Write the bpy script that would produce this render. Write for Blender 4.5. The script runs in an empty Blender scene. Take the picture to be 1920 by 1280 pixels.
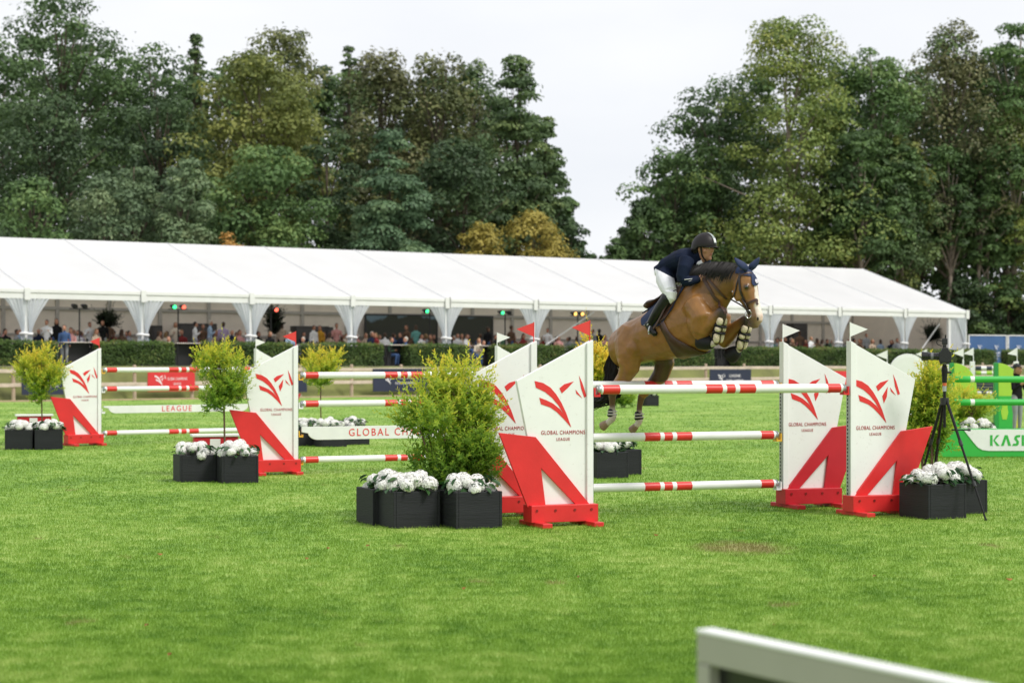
import bpy, bmesh, math, random
import numpy as np
from mathutils import Vector, Matrix
from mathutils.bvhtree import BVHTree

# ------------------------------------------------------------------ camera, sky, sun, exposure
sc = bpy.context.scene
COL = sc.collection
FPX, HOR, EYE = 3733.33, 669.0, 1.77            # focal length in photo pixels, horizon row, eye height
cam_d = bpy.data.cameras.new('camera'); cam = bpy.data.objects.new('camera', cam_d); COL.objects.link(cam)
cam.location = (0, 0, EYE); cam.rotation_euler = (math.radians(90), 0, 0)
cam_d.lens = 70; cam_d.sensor_width = 36; cam_d.shift_y = (HOR - 640) / 1920
cam_d.clip_start = 0.1; cam_d.clip_end = 2000
cam_d.dof.use_dof = True; cam_d.dof.focus_distance = 21.8; cam_d.dof.aperture_fstop = 2.6
sc.camera = cam
SUN_EL, SUN_AZ = math.radians(52), math.radians(125)
w = bpy.data.worlds.new('World'); sc.world = w; w.use_nodes = True
nt = w.node_tree; nt.nodes.clear()
N = nt.nodes.new; L = nt.links.new
out = N('ShaderNodeOutputWorld'); bg = N('ShaderNodeBackground'); sky = N('ShaderNodeTexSky')
sky.sky_type = 'NISHITA'; sky.sun_disc = False; sky.sun_elevation = SUN_EL; sky.sun_rotation = SUN_AZ
tc = N('ShaderNodeTexCoord'); mp = N('ShaderNodeMapping'); mp.inputs['Scale'].default_value = (1.2, 1.2, 3.2)
nz = N('ShaderNodeTexNoise'); nz.inputs['Scale'].default_value = 2.2; nz.inputs['Detail'].default_value = 5; nz.inputs['Roughness'].default_value = .5
rp = N('ShaderNodeValToRGB')
rp.color_ramp.elements[0].position = .3; rp.color_ramp.elements[0].color = (8.9, 9.2, 9.8, 1)
rp.color_ramp.elements[1].position = .65; rp.color_ramp.elements[1].color = (11.0, 11.0, 11.05, 1)
mx = N('ShaderNodeMix'); mx.data_type = 'RGBA'; mx.inputs[0].default_value = .93      # a closed cloud deck with a little blue left
L(tc.outputs['Generated'], mp.inputs[0]); L(mp.outputs[0], nz.inputs['Vector']); L(nz.outputs['Fac'], rp.inputs[0])
L(sky.outputs[0], mx.inputs[6]); L(rp.outputs[0], mx.inputs[7]); L(mx.outputs[2], bg.inputs[0]); bg.inputs[1].default_value = .056
L(bg.outputs[0], out.inputs[0])
sun_d = bpy.data.lights.new('sun', 'SUN'); sun = bpy.data.objects.new('sun', sun_d); COL.objects.link(sun)
sun_d.energy = 1.5; sun_d.angle = math.radians(14); sun_d.color = (1, .965, .91)
sun.rotation_euler = (math.radians(90) - SUN_EL, 0, math.radians(55))      # light comes from behind the camera's right shoulder
sc.view_settings.view_transform = 'Standard'; sc.view_settings.look = 'None'
sc.view_settings.exposure = .84; sc.view_settings.gamma = 1; sc.view_settings.use_curve_mapping = False
sc.render.engine = 'CYCLES'; sc.cycles.use_denoising = True; sc.cycles.max_bounces = 8
sc.cycles.diffuse_bounces = 4; sc.cycles.transparent_max_bounces = 8

# ------------------------------------------------------------------ helpers
rnd = random.Random(7); NR = np.random.default_rng(11)
def P(px, py, Y):
    "photo pixel + distance -> world point"
    return Vector(((px - 960) / FPX * Y, Y, EYE - (py - HOR) / FPX * Y))
def G(px, py, z=0.):
    "photo pixel on level ground -> world point"
    Y = FPX * (EYE - z) / (py - HOR)
    return Vector(((px - 960) / FPX * Y, Y, z))
def lin(r, g, b):
    f = lambda c: (c / 255 / 12.92) if c / 255 < .04045 else ((c / 255 + .055) / 1.055) ** 2.4
    return (f(r), f(g), f(b), 1)

MATS = {}
def mat(name, col, rough=.6, var=.12, vscale=8., bump=0., bscale=60., metal=0., spec=.5, coat=0., stretch=(1, 1, 1), trans=0., sheen=0., dirt=0., dcol=(.20, .15, .09, 1)):
    if name in MATS: return MATS[name]
    m = bpy.data.materials.new(name); m.use_nodes = True; MATS[name] = m
    t = m.node_tree; b = t.nodes['Principled BSDF']
    b.inputs['Roughness'].default_value = rough; b.inputs['Metallic'].default_value = metal
    b.inputs['Specular IOR Level'].default_value = spec; b.inputs['Coat Weight'].default_value = coat
    b.inputs['Sheen Weight'].default_value = sheen
    c = tuple(col) + ((1,) if len(col) == 3 else ())
    if var > 0 or bump > 0:
        co = t.nodes.new('ShaderNodeTexCoord'); mp = t.nodes.new('ShaderNodeMapping'); mp.inputs['Scale'].default_value = stretch
        t.links.new(co.outputs['Object'], mp.inputs[0])
    if var > 0:
        n = t.nodes.new('ShaderNodeTexNoise'); n.inputs['Scale'].default_value = vscale; n.inputs['Detail'].default_value = 6
        t.links.new(mp.outputs[0], n.inputs['Vector'])
        r = t.nodes.new('ShaderNodeMapRange'); r.inputs[1].default_value = .25; r.inputs[2].default_value = .75
        r.inputs[3].default_value = 1 - var; r.inputs[4].default_value = 1 + var
        t.links.new(n.outputs['Fac'], r.inputs[0])
        mu = t.nodes.new('ShaderNodeMix'); mu.data_type = 'RGBA'; mu.blend_type = 'MULTIPLY'; mu.inputs[0].default_value = 1
        mu.inputs[6].default_value = c; t.links.new(r.outputs[0], mu.inputs[7]); last = mu.outputs[2]
        if dirt > 0:            # scattered splashes and scuffs
            nd = t.nodes.new('ShaderNodeTexNoise'); nd.inputs['Scale'].default_value = 23; nd.inputs['Detail'].default_value = 8; nd.inputs['Roughness'].default_value = .65; t.links.new(mp.outputs[0], nd.inputs['Vector'])
            rd = t.nodes.new('ShaderNodeMapRange'); rd.inputs[1].default_value = .60; rd.inputs[2].default_value = .70; rd.inputs[4].default_value = dirt; t.links.new(nd.outputs['Fac'], rd.inputs[0])
            md = t.nodes.new('ShaderNodeMix'); md.data_type = 'RGBA'; t.links.new(rd.outputs[0], md.inputs[0]); t.links.new(last, md.inputs[6]); md.inputs[7].default_value = dcol; last = md.outputs[2]
        t.links.new(last, b.inputs['Base Color'])
        r2 = t.nodes.new('ShaderNodeMapRange'); r2.inputs[3].default_value = rough * .85; r2.inputs[4].default_value = min(1, rough * 1.15)
        t.links.new(n.outputs['Fac'], r2.inputs[0]); t.links.new(r2.outputs[0], b.inputs['Roughness'])
    else:
        b.inputs['Base Color'].default_value = c
    if bump > 0:
        n2 = t.nodes.new('ShaderNodeTexNoise'); n2.inputs['Scale'].default_value = bscale; n2.inputs['Detail'].default_value = 5
        t.links.new(mp.outputs[0], n2.inputs['Vector'])
        bu = t.nodes.new('ShaderNodeBump'); bu.inputs['Strength'].default_value = bump; bu.inputs['Distance'].default_value = .01
        t.links.new(n2.outputs['Fac'], bu.inputs['Height']); t.links.new(bu.outputs[0], b.inputs['Normal'])
    if trans > 0:
        o = t.nodes['Material Output']; tr = t.nodes.new('ShaderNodeBsdfTranslucent'); ms = t.nodes.new('ShaderNodeMixShader')
        tr.inputs[0].default_value = c; ms.inputs[0].default_value = trans
        t.links.new(b.outputs[0], ms.inputs[1]); t.links.new(tr.outputs[0], ms.inputs[2]); t.links.new(ms.outputs[0], o.inputs[0])
    return m
def leaf_mat(name, stops, trans=.35, rough=.55, attr='tint'):
    "foliage: own leaf colour runs along the per-leaf tint attribute"
    m = bpy.data.materials.new(name); m.use_nodes = True; t = m.node_tree; b = t.nodes['Principled BSDF']
    a = t.nodes.new('ShaderNodeAttribute'); a.attribute_name = attr
    r = t.nodes.new('ShaderNodeValToRGB'); e = r.color_ramp.elements
    for k, (p, c) in enumerate(stops):
        q = e[k] if k < 2 else e.new(p)
        q.position = p; q.color = tuple(c) + (1,)
    t.links.new(a.outputs['Fac'], r.inputs[0]); t.links.new(r.outputs[0], b.inputs['Base Color'])
    b.inputs['Roughness'].default_value = rough; b.inputs['Specular IOR Level'].default_value = .3
    tr = t.nodes.new('ShaderNodeBsdfTranslucent'); ms = t.nodes.new('ShaderNodeMixShader'); ms.inputs[0].default_value = trans
    t.links.new(r.outputs[0], tr.inputs[0]); t.links.new(b.outputs[0], ms.inputs[1]); t.links.new(tr.outputs[0], ms.inputs[2])
    t.links.new(ms.outputs[0], t.nodes['Material Output'].inputs[0])
    return m
def emit_mat(name, col, s):
    m = bpy.data.materials.new(name); m.use_nodes = True; b = m.node_tree.nodes['Principled BSDF']
    b.inputs['Base Color'].default_value = tuple(col) + (1,); b.inputs['Emission Color'].default_value = tuple(col) + (1,)
    b.inputs['Emission Strength'].default_value = s; return m

def tag(o, label=None, cat=None, group=None, kind=None):
    if label: o['label'] = label
    if cat: o['category'] = cat
    if group: o['group'] = group
    if kind: o['kind'] = kind
    return o
def empty(name, loc=(0, 0, 0), rz=0., label=None, cat=None, group=None):
    o = bpy.data.objects.new(name, None); COL.objects.link(o); o.location = loc; o.rotation_euler = (0, 0, rz)
    o.empty_display_size = .1
    return tag(o, label, cat, group)
def link(name, me, parent=None, world=False, loc=None, rz=None):
    o = bpy.data.objects.new(name, me); COL.objects.link(o)
    if parent is not None:
        o.parent = parent
        if world:                       # mesh is in world coordinates, the ancestors are unrotated
            q, p = Vector((0, 0, 0)), parent
            while p is not None: q += p.location; p = p.parent
            o.location = -q
    if loc is not None: o.location = loc
    if rz is not None: o.rotation_euler = (0, 0, rz)
    return o
def copy_tree(o, parent=None, mats=None):
    c = o.copy(); COL.objects.link(c); c.parent = parent
    for ch in o.children: copy_tree(ch, c)
    return c

class MB:
    "mesh builder"
    def __init__(s): s.v, s.f, s.m = [], [], []
    def add(s, vs, fs, mi=0):
        k = len(s.v); s.v += [tuple(x) for x in vs]; s.f += [tuple(i + k for i in f) for f in fs]; s.m += [mi] * len(fs); return s
    def box(s, x0, x1, y0, y1, z0, z1, mi=0, M=None):
        vs = [Vector(p) for p in ((x0,y0,z0),(x1,y0,z0),(x1,y1,z0),(x0,y1,z0),(x0,y0,z1),(x1,y0,z1),(x1,y1,z1),(x0,y1,z1))]
        if M is not None: vs = [M @ p for p in vs]
        return s.add(vs, [(0,3,2,1),(4,5,6,7),(0,1,5,4),(1,2,6,5),(2,3,7,6),(3,0,4,7)], mi)
    def bar(s, a, b, wd, ht, mi=0):
        "rectangular bar from a to b"
        a, b = Vector(a), Vector(b); d = b - a; ln = d.length; d.normalize()
        up = Vector((0, 0, 1)) if abs(d.z) < .95 else Vector((1, 0, 0))
        sx = d.cross(up).normalized(); sz = sx.cross(d)
        vs = [p + sx * (i * wd / 2) + sz * (j * ht / 2) for p in (a, b) for i, j in ((-1,-1),(1,-1),(1,1),(-1,1))]
        return s.add(vs, [(3,2,1,0),(4,5,6,7),(0,1,5,4),(1,2,6,5),(2,3,7,6),(3,0,4,7)], mi)
    def prism(s, poly, y0, y1, mi=0, axis='y', M=None):
        "polygon in (x,z) pushed from y0 to y1"
        n = len(poly)
        f = (lambda x, z, y: Vector((x, y, z))) if axis == 'y' else ((lambda x, z, y: Vector((x, z, y))) if axis == 'z' else (lambda x, z, y: Vector((y, x, z))))
        vs = [f(x, z, y0) for x, z in poly] + [f(x, z, y1) for x, z in poly]
        if M is not None: vs = [M @ p for p in vs]
        return s.add(vs, [tuple(range(n - 1, -1, -1)), tuple(range(n, 2 * n))] + [(i, (i + 1) % n, n + (i + 1) % n, n + i) for i in range(n)], mi)
    def tube(s, pts, rs, n=10, mi=0, caps=True, flat=1., side=None):
        "round (or flattened) tube through points"
        pts = [Vector(p) for p in pts]
        if not hasattr(rs, '__len__'): rs = [rs] * len(pts)
        k = len(s.v); ref = Vector(side) if side is not None else None
        for i, p in enumerate(pts):
            t = (pts[min(i + 1, len(pts) - 1)] - pts[max(i - 1, 0)]).normalized()
            u = ref if ref is not None else (Vector((0, 0, 1)) if abs(t.z) < .9 else Vector((1, 0, 0)))
            a = t.cross(u)
            if a.length < 1e-5: a = t.cross(Vector((0, 1, 0)))
            a.normalize(); b = a.cross(t).normalized()
            if ref is None: ref = b
            for j in range(n):
                an = 2 * math.pi * j / n
                s.v.append(tuple(p + a * (math.cos(an) * rs[i]) + b * (math.sin(an) * rs[i] * flat)))
        for i in range(len(pts) - 1):
            for j in range(n):
                s.f.append((k + i*n + j, k + i*n + (j+1) % n, k + (i+1)*n + (j+1) % n, k + (i+1)*n + j)); s.m.append(mi)
        if caps:
            s.f.append(tuple(k + j for j in range(n - 1, -1, -1))); s.f.append(tuple(k + (len(pts)-1)*n + j for j in range(n))); s.m += [mi, mi]
        return s
    def ball(s, c, r, n=12, mi=0, sc3=(1, 1, 1), M=None):
        c = Vector(c); pts = []
        h = n // 2
        vs = [Vector((0, 0, 1))]
        for i in range(1, h):
            th = math.pi * i / h
            for j in range(n): vs.append(Vector((math.sin(th) * math.cos(2*math.pi*j/n), math.sin(th) * math.sin(2*math.pi*j/n), math.cos(th))))
        vs.append(Vector((0, 0, -1)))
        fs = [(0, 1 + j, 1 + (j + 1) % n) for j in range(n)]
        for i in range(h - 2):
            for j in range(n): fs.append((1 + i*n + j, 1 + (i+1)*n + j, 1 + (i+1)*n + (j+1) % n, 1 + i*n + (j+1) % n))
        e = len(vs) - 1
        fs += [(e, 1 + (h-2)*n + (j+1) % n, 1 + (h-2)*n + j) for j in range(n)]
        vs = [Vector((v.x*r*sc3[0], v.y*r*sc3[1], v.z*r*sc3[2])) for v in vs]
        if M is not None: vs = [M @ v for v in vs]
        return s.add([v + c for v in vs], fs, mi)
    def mesh(s, name, mats, smooth=False, bevel=0., fix=True):
        me = bpy.data.meshes.new(name); me.from_pydata(s.v, [], s.f)
        for m in (mats if isinstance(mats, (list, tuple)) else [mats]): me.materials.append(m)
        me.polygons.foreach_set('material_index', s.m)
        if fix or bevel:
            b = bmesh.new(); b.from_mesh(me)
            if bevel:
                ed = [e for e in b.edges if len(e.link_faces) == 2 and e.calc_face_angle(0) > .6]
                bmesh.ops.bevel(b, geom=ed, offset=bevel, segments=2, profile=.5, affect='EDGES', clamp_overlap=True)
            if fix: bmesh.ops.recalc_face_normals(b, faces=b.faces)
            b.to_mesh(me); b.free()
        if smooth: me.polygons.foreach_set('use_smooth', [True] * len(me.polygons))
        me.update(); return me
    def build(s, name, mats, parent=None, world=False, smooth=False, bevel=0., fix=True, loc=None, rz=None):
        return link(name, s.mesh(name, mats, smooth, bevel, fix), parent, world, loc, rz)

def np_mesh(name, V, F, mats, tint=None, mi=None, smooth=False):
    "fast mesh from numpy; F is (n,k)"
    me = bpy.data.meshes.new(name); n, k = F.shape
    me.vertices.add(len(V)); me.vertices.foreach_set('co', np.ascontiguousarray(V, np.float32).ravel())
    me.loops.add(n * k); me.loops.foreach_set('vertex_index', np.ascontiguousarray(F, np.int32).ravel())
    me.polygons.add(n); me.polygons.foreach_set('loop_start', np.arange(0, n * k, k, dtype=np.int32))
    if mi is not None: me.polygons.foreach_set('material_index', np.asarray(mi, np.int32))
    if smooth: me.polygons.foreach_set('use_smooth', np.ones(n, bool))
    for m in (mats if isinstance(mats, (list, tuple)) else [mats]): me.materials.append(m)
    me.update(calc_edges=True)
    if tint is not None:
        a = me.attributes.new('tint', 'FLOAT', 'POINT'); a.data.foreach_set('value', np.asarray(tint, np.float32))
    return me
def unit(a): return a / np.maximum(np.linalg.norm(a, axis=-1, keepdims=True), 1e-9)

_txt = {}
def text_mesh(body, size, spacing=1., extrude=.0015, bold=0.):
    key = (body, size, spacing, bold)
    if key in _txt: return _txt[key]
    cu = bpy.data.curves.new('lettering', 'FONT'); cu.body = body; cu.size = size; cu.space_character = spacing
    cu.align_x = 'CENTER'; cu.align_y = 'CENTER'; cu.extrude = extrude; cu.offset = bold; cu.resolution_u = 3
    o = bpy.data.objects.new('lettering', cu); COL.objects.link(o)
    dg = bpy.context.evaluated_depsgraph_get(); me = bpy.data.meshes.new_from_object(o.evaluated_get(dg))
    bpy.data.objects.remove(o); bpy.data.curves.remove(cu)
    _txt[key] = me; return me
def text(body, size, m, parent, loc, rot=(math.pi / 2, 0, 0), spacing=1., width=None, bold=0., name='lettering'):
    me = text_mesh(body, size, spacing, bold=bold).copy(); me.materials.clear(); me.materials.append(m)
    o = link(name, me, parent); o.location = loc; o.rotation_euler = rot
    if width:
        xs = [v.co.x for v in me.vertices]; k = width / (max(xs) - min(xs)); o.scale = (k, 1 if abs(k - 1) < .5 else k, 1)
    return o

# shared paints
WHITE = mat('white_paint', (.80, .80, .79), .45, .04, 3, dirt=.16)
RED = mat('red_paint', (.66, .022, .024), .42, .10, 4, bump=.1, bscale=40, dirt=.25, dcol=(.30, .05, .035, 1))
RED_SHADED = mat('red_paint_shaded', (.50, .012, .024), .45, .06, 4, bump=.08, bscale=40)  # red paint with the rear wings' shade in its colour; blocks reuse it
REDV = mat('red_vinyl', (.70, .03, .03), .4, 0)
DARKTXT = mat('dark_red_vinyl', (.42, .03, .04), .5, 0)
STEEL = mat('galvanised_steel', (.45, .47, .48), .38, .1, 12, metal=.8)
BLACK = mat('black_rubber', (.010, .010, .011), .55, .1, 20, spec=.25)
YELLOW = mat('yellow_plastic', (.75, .42, .03), .4, .05)
# ------------------------------------------------------------------ ground
TA = math.radians(36.11); TUX, TUY = math.cos(TA), math.sin(TA); TOX, TOY = -21.45, 87.9; BAY = 5.6
def terr(u): return 1.38 - .22 * min(max(u, 0), 62) / 62
def T(u, v, z=0.): return Vector((TOX + TUX * u - TUY * v, TOY + TUY * u + TUX * v, z))
def tent_u(px, v):
    "where the sight line of a pixel column meets the line at depth v behind the marquee front"
    k = (px - 960) / FPX
    return (k * (TOY + TUX * v) - TOX + TUY * v) / (TUX - k * TUY)

def lawn_mat(name, blade):
    m = bpy.data.materials.new(name); m.use_nodes = True; t = m.node_tree; b = t.nodes['Principled BSDF']
    g = t.nodes.new('ShaderNodeNewGeometry'); N = t.nodes.new; L = t.links.new
    def noise(scale, detail, st=(1, 1, 1)):
        mp = N('ShaderNodeMapping'); mp.inputs['Scale'].default_value = st; L(g.outputs['Position'], mp.inputs[0])
        n = N('ShaderNodeTexNoise'); n.inputs['Scale'].default_value = scale; n.inputs['Detail'].default_value = detail
        L(mp.outputs[0], n.inputs['Vector']); return n
    n1 = noise(.55, 5, (1, .6, 1)); n2 = noise(4.2, 6); n3 = noise(34, 4)
    r1 = N('ShaderNodeValToRGB'); e = r1.color_ramp.elements                      # fresh patches against paler worn ones
    e[0].position = .30; e[0].color = (.105, .225, .020, 1); e[1].position = .52; e[1].color = (.215, .360, .048, 1)
    q = e.new(.72); q.color = (.38, .49, .13, 1)
    ad = N('ShaderNodeMath'); ad.operation = 'MULTIPLY_ADD'; L(n2.outputs['Fac'], ad.inputs[0]); ad.inputs[1].default_value = .75
    dm = N('ShaderNodeMath'); dm.operation = 'MULTIPLY'; L(n1.outputs['Fac'], dm.inputs[0]); dm.inputs[1].default_value = .7; L(dm.outputs[0], ad.inputs[2]); su = N('ShaderNodeMath'); su.operation = 'MULTIPLY_ADD'
    L(n3.outputs['Fac'], su.inputs[0]); su.inputs[1].default_value = .28; L(ad.outputs[0], su.inputs[2])
    s2 = N('ShaderNodeMath'); s2.operation = 'SUBTRACT'; L(su.outputs[0], s2.inputs[0]); s2.inputs[1].default_value = .375
    L(s2.outputs[0], r1.inputs[0])
    # dry straw spots and hoof divots, plus the worn landing patch in front of the oxer
    n4 = noise(1.25, 6, (1, .8, 1)); r4 = N('ShaderNodeMapRange'); r4.inputs[1].default_value = .665; r4.inputs[2].default_value = .72
    L(n4.outputs['Fac'], r4.inputs[0])
    patch = G(1392, 1027); vd = N('ShaderNodeVectorMath'); vd.operation = 'SUBTRACT'; L(g.outputs['Position'], vd.inputs[0]); vd.inputs[1].default_value = patch
    vm = N('ShaderNodeVectorMath'); vm.operation = 'MULTIPLY'; L(vd.outputs[0], vm.inputs[0]); vm.inputs[1].default_value = (1, .75, 0)
    vl = N('ShaderNodeVectorMath'); vl.operation = 'LENGTH'; L(vm.outputs[0], vl.inputs[0])
    nd = N('ShaderNodeMath'); nd.operation = 'MULTIPLY_ADD'; L(n2.outputs['Fac'], nd.inputs[0]); nd.inputs[1].default_value = .8; L(vl.outputs['Value'], nd.inputs[2])
    r5 = N('ShaderNodeMapRange'); r5.inputs[1].default_value = .95; r5.inputs[2].default_value = .62; L(nd.outputs[0], r5.inputs[0])
    mxm = N('ShaderNodeMath'); mxm.operation = 'MAXIMUM'; L(r4.outputs[0], mxm.inputs[0]); L(r5.outputs[0], mxm.inputs[1])
    sc_ = N('ShaderNodeMath'); sc_.operation = 'MULTIPLY'; L(mxm.outputs[0], sc_.inputs[0]); sc_.inputs[1].default_value = .75
    mi = N('ShaderNodeMix'); mi.data_type = 'RGBA'; L(sc_.outputs[0], mi.inputs[0]); L(r1.outputs[0], mi.inputs[6]); mi.inputs[7].default_value = (.26, .20, .085, 1)
    L(mi.outputs[2], b.inputs['Base Color']); b.inputs['Roughness'].default_value = .7; b.inputs['Specular IOR Level'].default_value = .25
    if blade:
        tr = N('ShaderNodeBsdfTranslucent'); ms = N('ShaderNodeMixShader'); ms.inputs[0].default_value = .5
        L(mi.outputs[2], tr.inputs[0]); L(b.outputs[0], ms.inputs[1]); L(tr.outputs[0], ms.inputs[2]); L(ms.outputs[0], t.nodes['Material Output'].inputs[0])
    else:
        bu = N('ShaderNodeBump'); bu.inputs['Strength'].default_value = .5; bu.inputs['Distance'].default_value = .03
        L(n3.outputs['Fac'], bu.inputs['Height']); L(bu.outputs[0], b.inputs['Normal'])
    return m
LAWN = lawn_mat('lawn', False); BLADE = lawn_mat('grass_blade', True)
gm = MB().add([(-400, -30, 0), (400, -30, 0), (400, 700, 0), (-400, 700, 0)], [(0, 1, 2, 3)])
tag(gm.build('ground', LAWN), kind='structure', label='mown green lawn of the show jumping arena', cat='lawn')
# grass blades: dense near the camera, coarser and sparser with distance
nb = 640000
Yb = 1 / NR.uniform(1 / 95., 1 / 9.6, nb); Yb = Yb[NR.uniform(size=nb) > np.clip((Yb - 38) / 52, 0, 1)]; nb = len(Yb); kx = NR.uniform(-.285, .285, nb); Xb = kx * Yb
hb = NR.uniform(.014, .034, nb) * (1 + (Yb - 10) * .006); wb = NR.uniform(.0032, .006, nb) * np.maximum(1, Yb / 13); an = NR.uniform(0, 6.283, nb)
dx, dy = np.cos(an) * wb / 2, np.sin(an) * wb / 2; ln_ = NR.normal(0, .45, (nb, 2)) * hb[:, None]
V = np.empty((nb, 3, 3)); V[:, 0] = np.c_[Xb - dx, Yb - dy, np.full(nb, -.002)]; V[:, 1] = np.c_[Xb + dx, Yb + dy, np.full(nb, -.002)]
V[:, 2] = np.c_[Xb + ln_[:, 0], Yb + ln_[:, 1], hb]
tag(link('grass', np_mesh('grass', V.reshape(-1, 3), np.arange(nb * 3).reshape(-1, 3), BLADE)), 'short mown grass blades covering the arena lawn', 'grass', kind='stuff')
# fallen leaves on the lawn
LEAFB = mat('dry_leaf', (.33, .13, .035), .8, .3, 30)
for px, py, wh in ((615, 1035, 'below the group of three planters'), (300, 1047, 'in the left middle of the lawn'), (275, 1182, 'near the lower left'), (870, 1112, 'below the nearest red-flagged wing'), (318, 1238, 'close to the bottom edge at the left'), (575, 1055, 'left below the large bush'), (1085, 1090, 'in the centre of the lawn'), (1450, 1182, 'just above the white framed board'), (1230, 1010, 'below the lowest oxer pole'), (690, 1030, 'just below the left planter of three'), (1892, 1095, 'at the right edge'), (1640, 1088, 'below the nearest white-flagged wing')):
    c = G(px, py); r = rnd.uniform(.018, .035); a = rnd.uniform(0, 6)
    m_ = MB().add([(math.cos(a + k) * r * q, math.sin(a + k) * r * q, h) for k, q, h in ((0, 1, .045), (1.3, .5, .03), (3.14, .9, .05), (4.7, .55, .032))], [(0, 1, 2), (0, 2, 3)])
    tag(m_.build('fallen_leaf', LEAFB, loc=(c.x, c.y, 0)), 'small dry brown leaf on the grass ' + wh, 'leaf', 'fallen leaves on the lawn')

# raised terrace with its bank behind the fence, sandy track in front of the fence
EARTH = mat('bank_turf', (.15, .16, .045), .9, .45, .8, bump=.5, bscale=9); GRAVEL = mat('terrace_gravel', (.27, .24, .20), .9, .2, 6, bump=.3)
SAND = mat('sand_track', (.36, .25, .15), .95, .2, 3, bump=.3)
bk = MB()
us = [-60 + 10 * i for i in range(21)]
prof = [(-5.25, .0), (-4.8, .32), (-4.2, .86), (-3.7, 1.0), (-3.5, 1.0)]
vs = [T(u, v, z * terr(u) - (.03 if z == 0 else 0) + NR.normal(0, .03) * (0 < z < 1)) for u in us for v, z in prof]
bk.add(vs, [(i*5+j, (i+1)*5+j, (i+1)*5+j+1, i*5+j+1) for i in range(20) for j in range(4)])
tag(bk.build('bank', EARTH, smooth=True), kind='structure', label='rough grass bank rising behind the wooden fence', cat='bank')
te = MB().add([T(u, v, terr(u) + (0 if v < 0 else .002)) for u in us for v in (-3.5, 260)], [(i*2, i*2+2, i*2+3, i*2+1) for i in range(20)])
tag(te.build('terrace', GRAVEL), kind='structure', label='gravel terrace that carries the marquee', cat='terrace')
sn = MB().add([T(u, v, .005) for u in us for v in (-8.6, -6.1)], [(i*2, i*2+2, i*2+3, i*2+1) for i in range(20)])
tag(sn.build('sand_track', SAND), kind='structure', label='narrow sandy track along the wooden fence', cat='track')

# ------------------------------------------------------------------ marquee
PVC = mat('white_pvc', (.91, .91, .91), .45, .03, .6, trans=.34, bump=.25, bscale=1.1); ALU = mat('white_aluminium', (.78, .78, .77), .4, .04, 2)
WALLP = mat('cream_wall_fabric', (.74, .66, .56), .7, .06, 2); SHEER = mat('sheer_curtain', (.80, .83, .86), .8, .05, 4, trans=.5)
DARKM = mat('dark_fitting', (.018, .018, .02), .5, .2, 3); BARD = mat('dark_cabinet', (.03, .028, .027), .5, .2, 2)
tent = empty('marquee', T(0, 0, 0), label='long white marquee with pitched roof and tied-back curtains behind the hedge', cat='marquee')
HW, EAVE, RIDGE = 8.85, 4.72, 7.57
i0, i1 = -2, 11
def tb(mb, name, m, parent=tent, **k): return mb.build(name, m, parent, world=True, **k)
def ev(u): return 4.78 - .15 * min(max(u, -12), 62) / 62
for i in range(i0, i1):
    ua, ub = i * BAY + .035, (i + 1) * BAY - .035
    for sd in (0, 1):                       # front and back slope, a slightly slack sheet each
        m_ = MB(); g = 6; vs = []
        for a in range(g + 1):
            for b in range(g + 1):
                u = ua + (ub - ua) * a / g; s = b / g; v = (s * HW) if sd == 0 else (2 * HW - s * HW)
                z = ev(u) + (RIDGE - ev(u)) * s - .05 * math.sin(math.pi * a / g) * math.sin(math.pi * s)
                vs.append(T(u, v, z))
        m_.add(vs, [(a*(g+1)+b, (a+1)*(g+1)+b, (a+1)*(g+1)+b+1, a*(g+1)+b+1) for a in range(g) for b in range(g)])
        tb(m_, 'roof_panel', PVC, smooth=True)
    m_ = MB()                               # valance: gutter beam with a lower hanging lip
    for (za, zb, va, vb) in ((-.17, -.005, -.10, .10), (-.44, -.175, -.06, .02)):
        vs = [T(u, v, ev(u) + z) for u in (ua, ub) for v in (va, vb) for z in (za, zb)]
        m_.add(vs, [(0,1,3,2),(4,6,7,5),(0,4,5,1),(2,3,7,6),(1,5,7,3),(0,2,6,4)])
    tb(m_, 'valance', ALU, bevel=.012)
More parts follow.
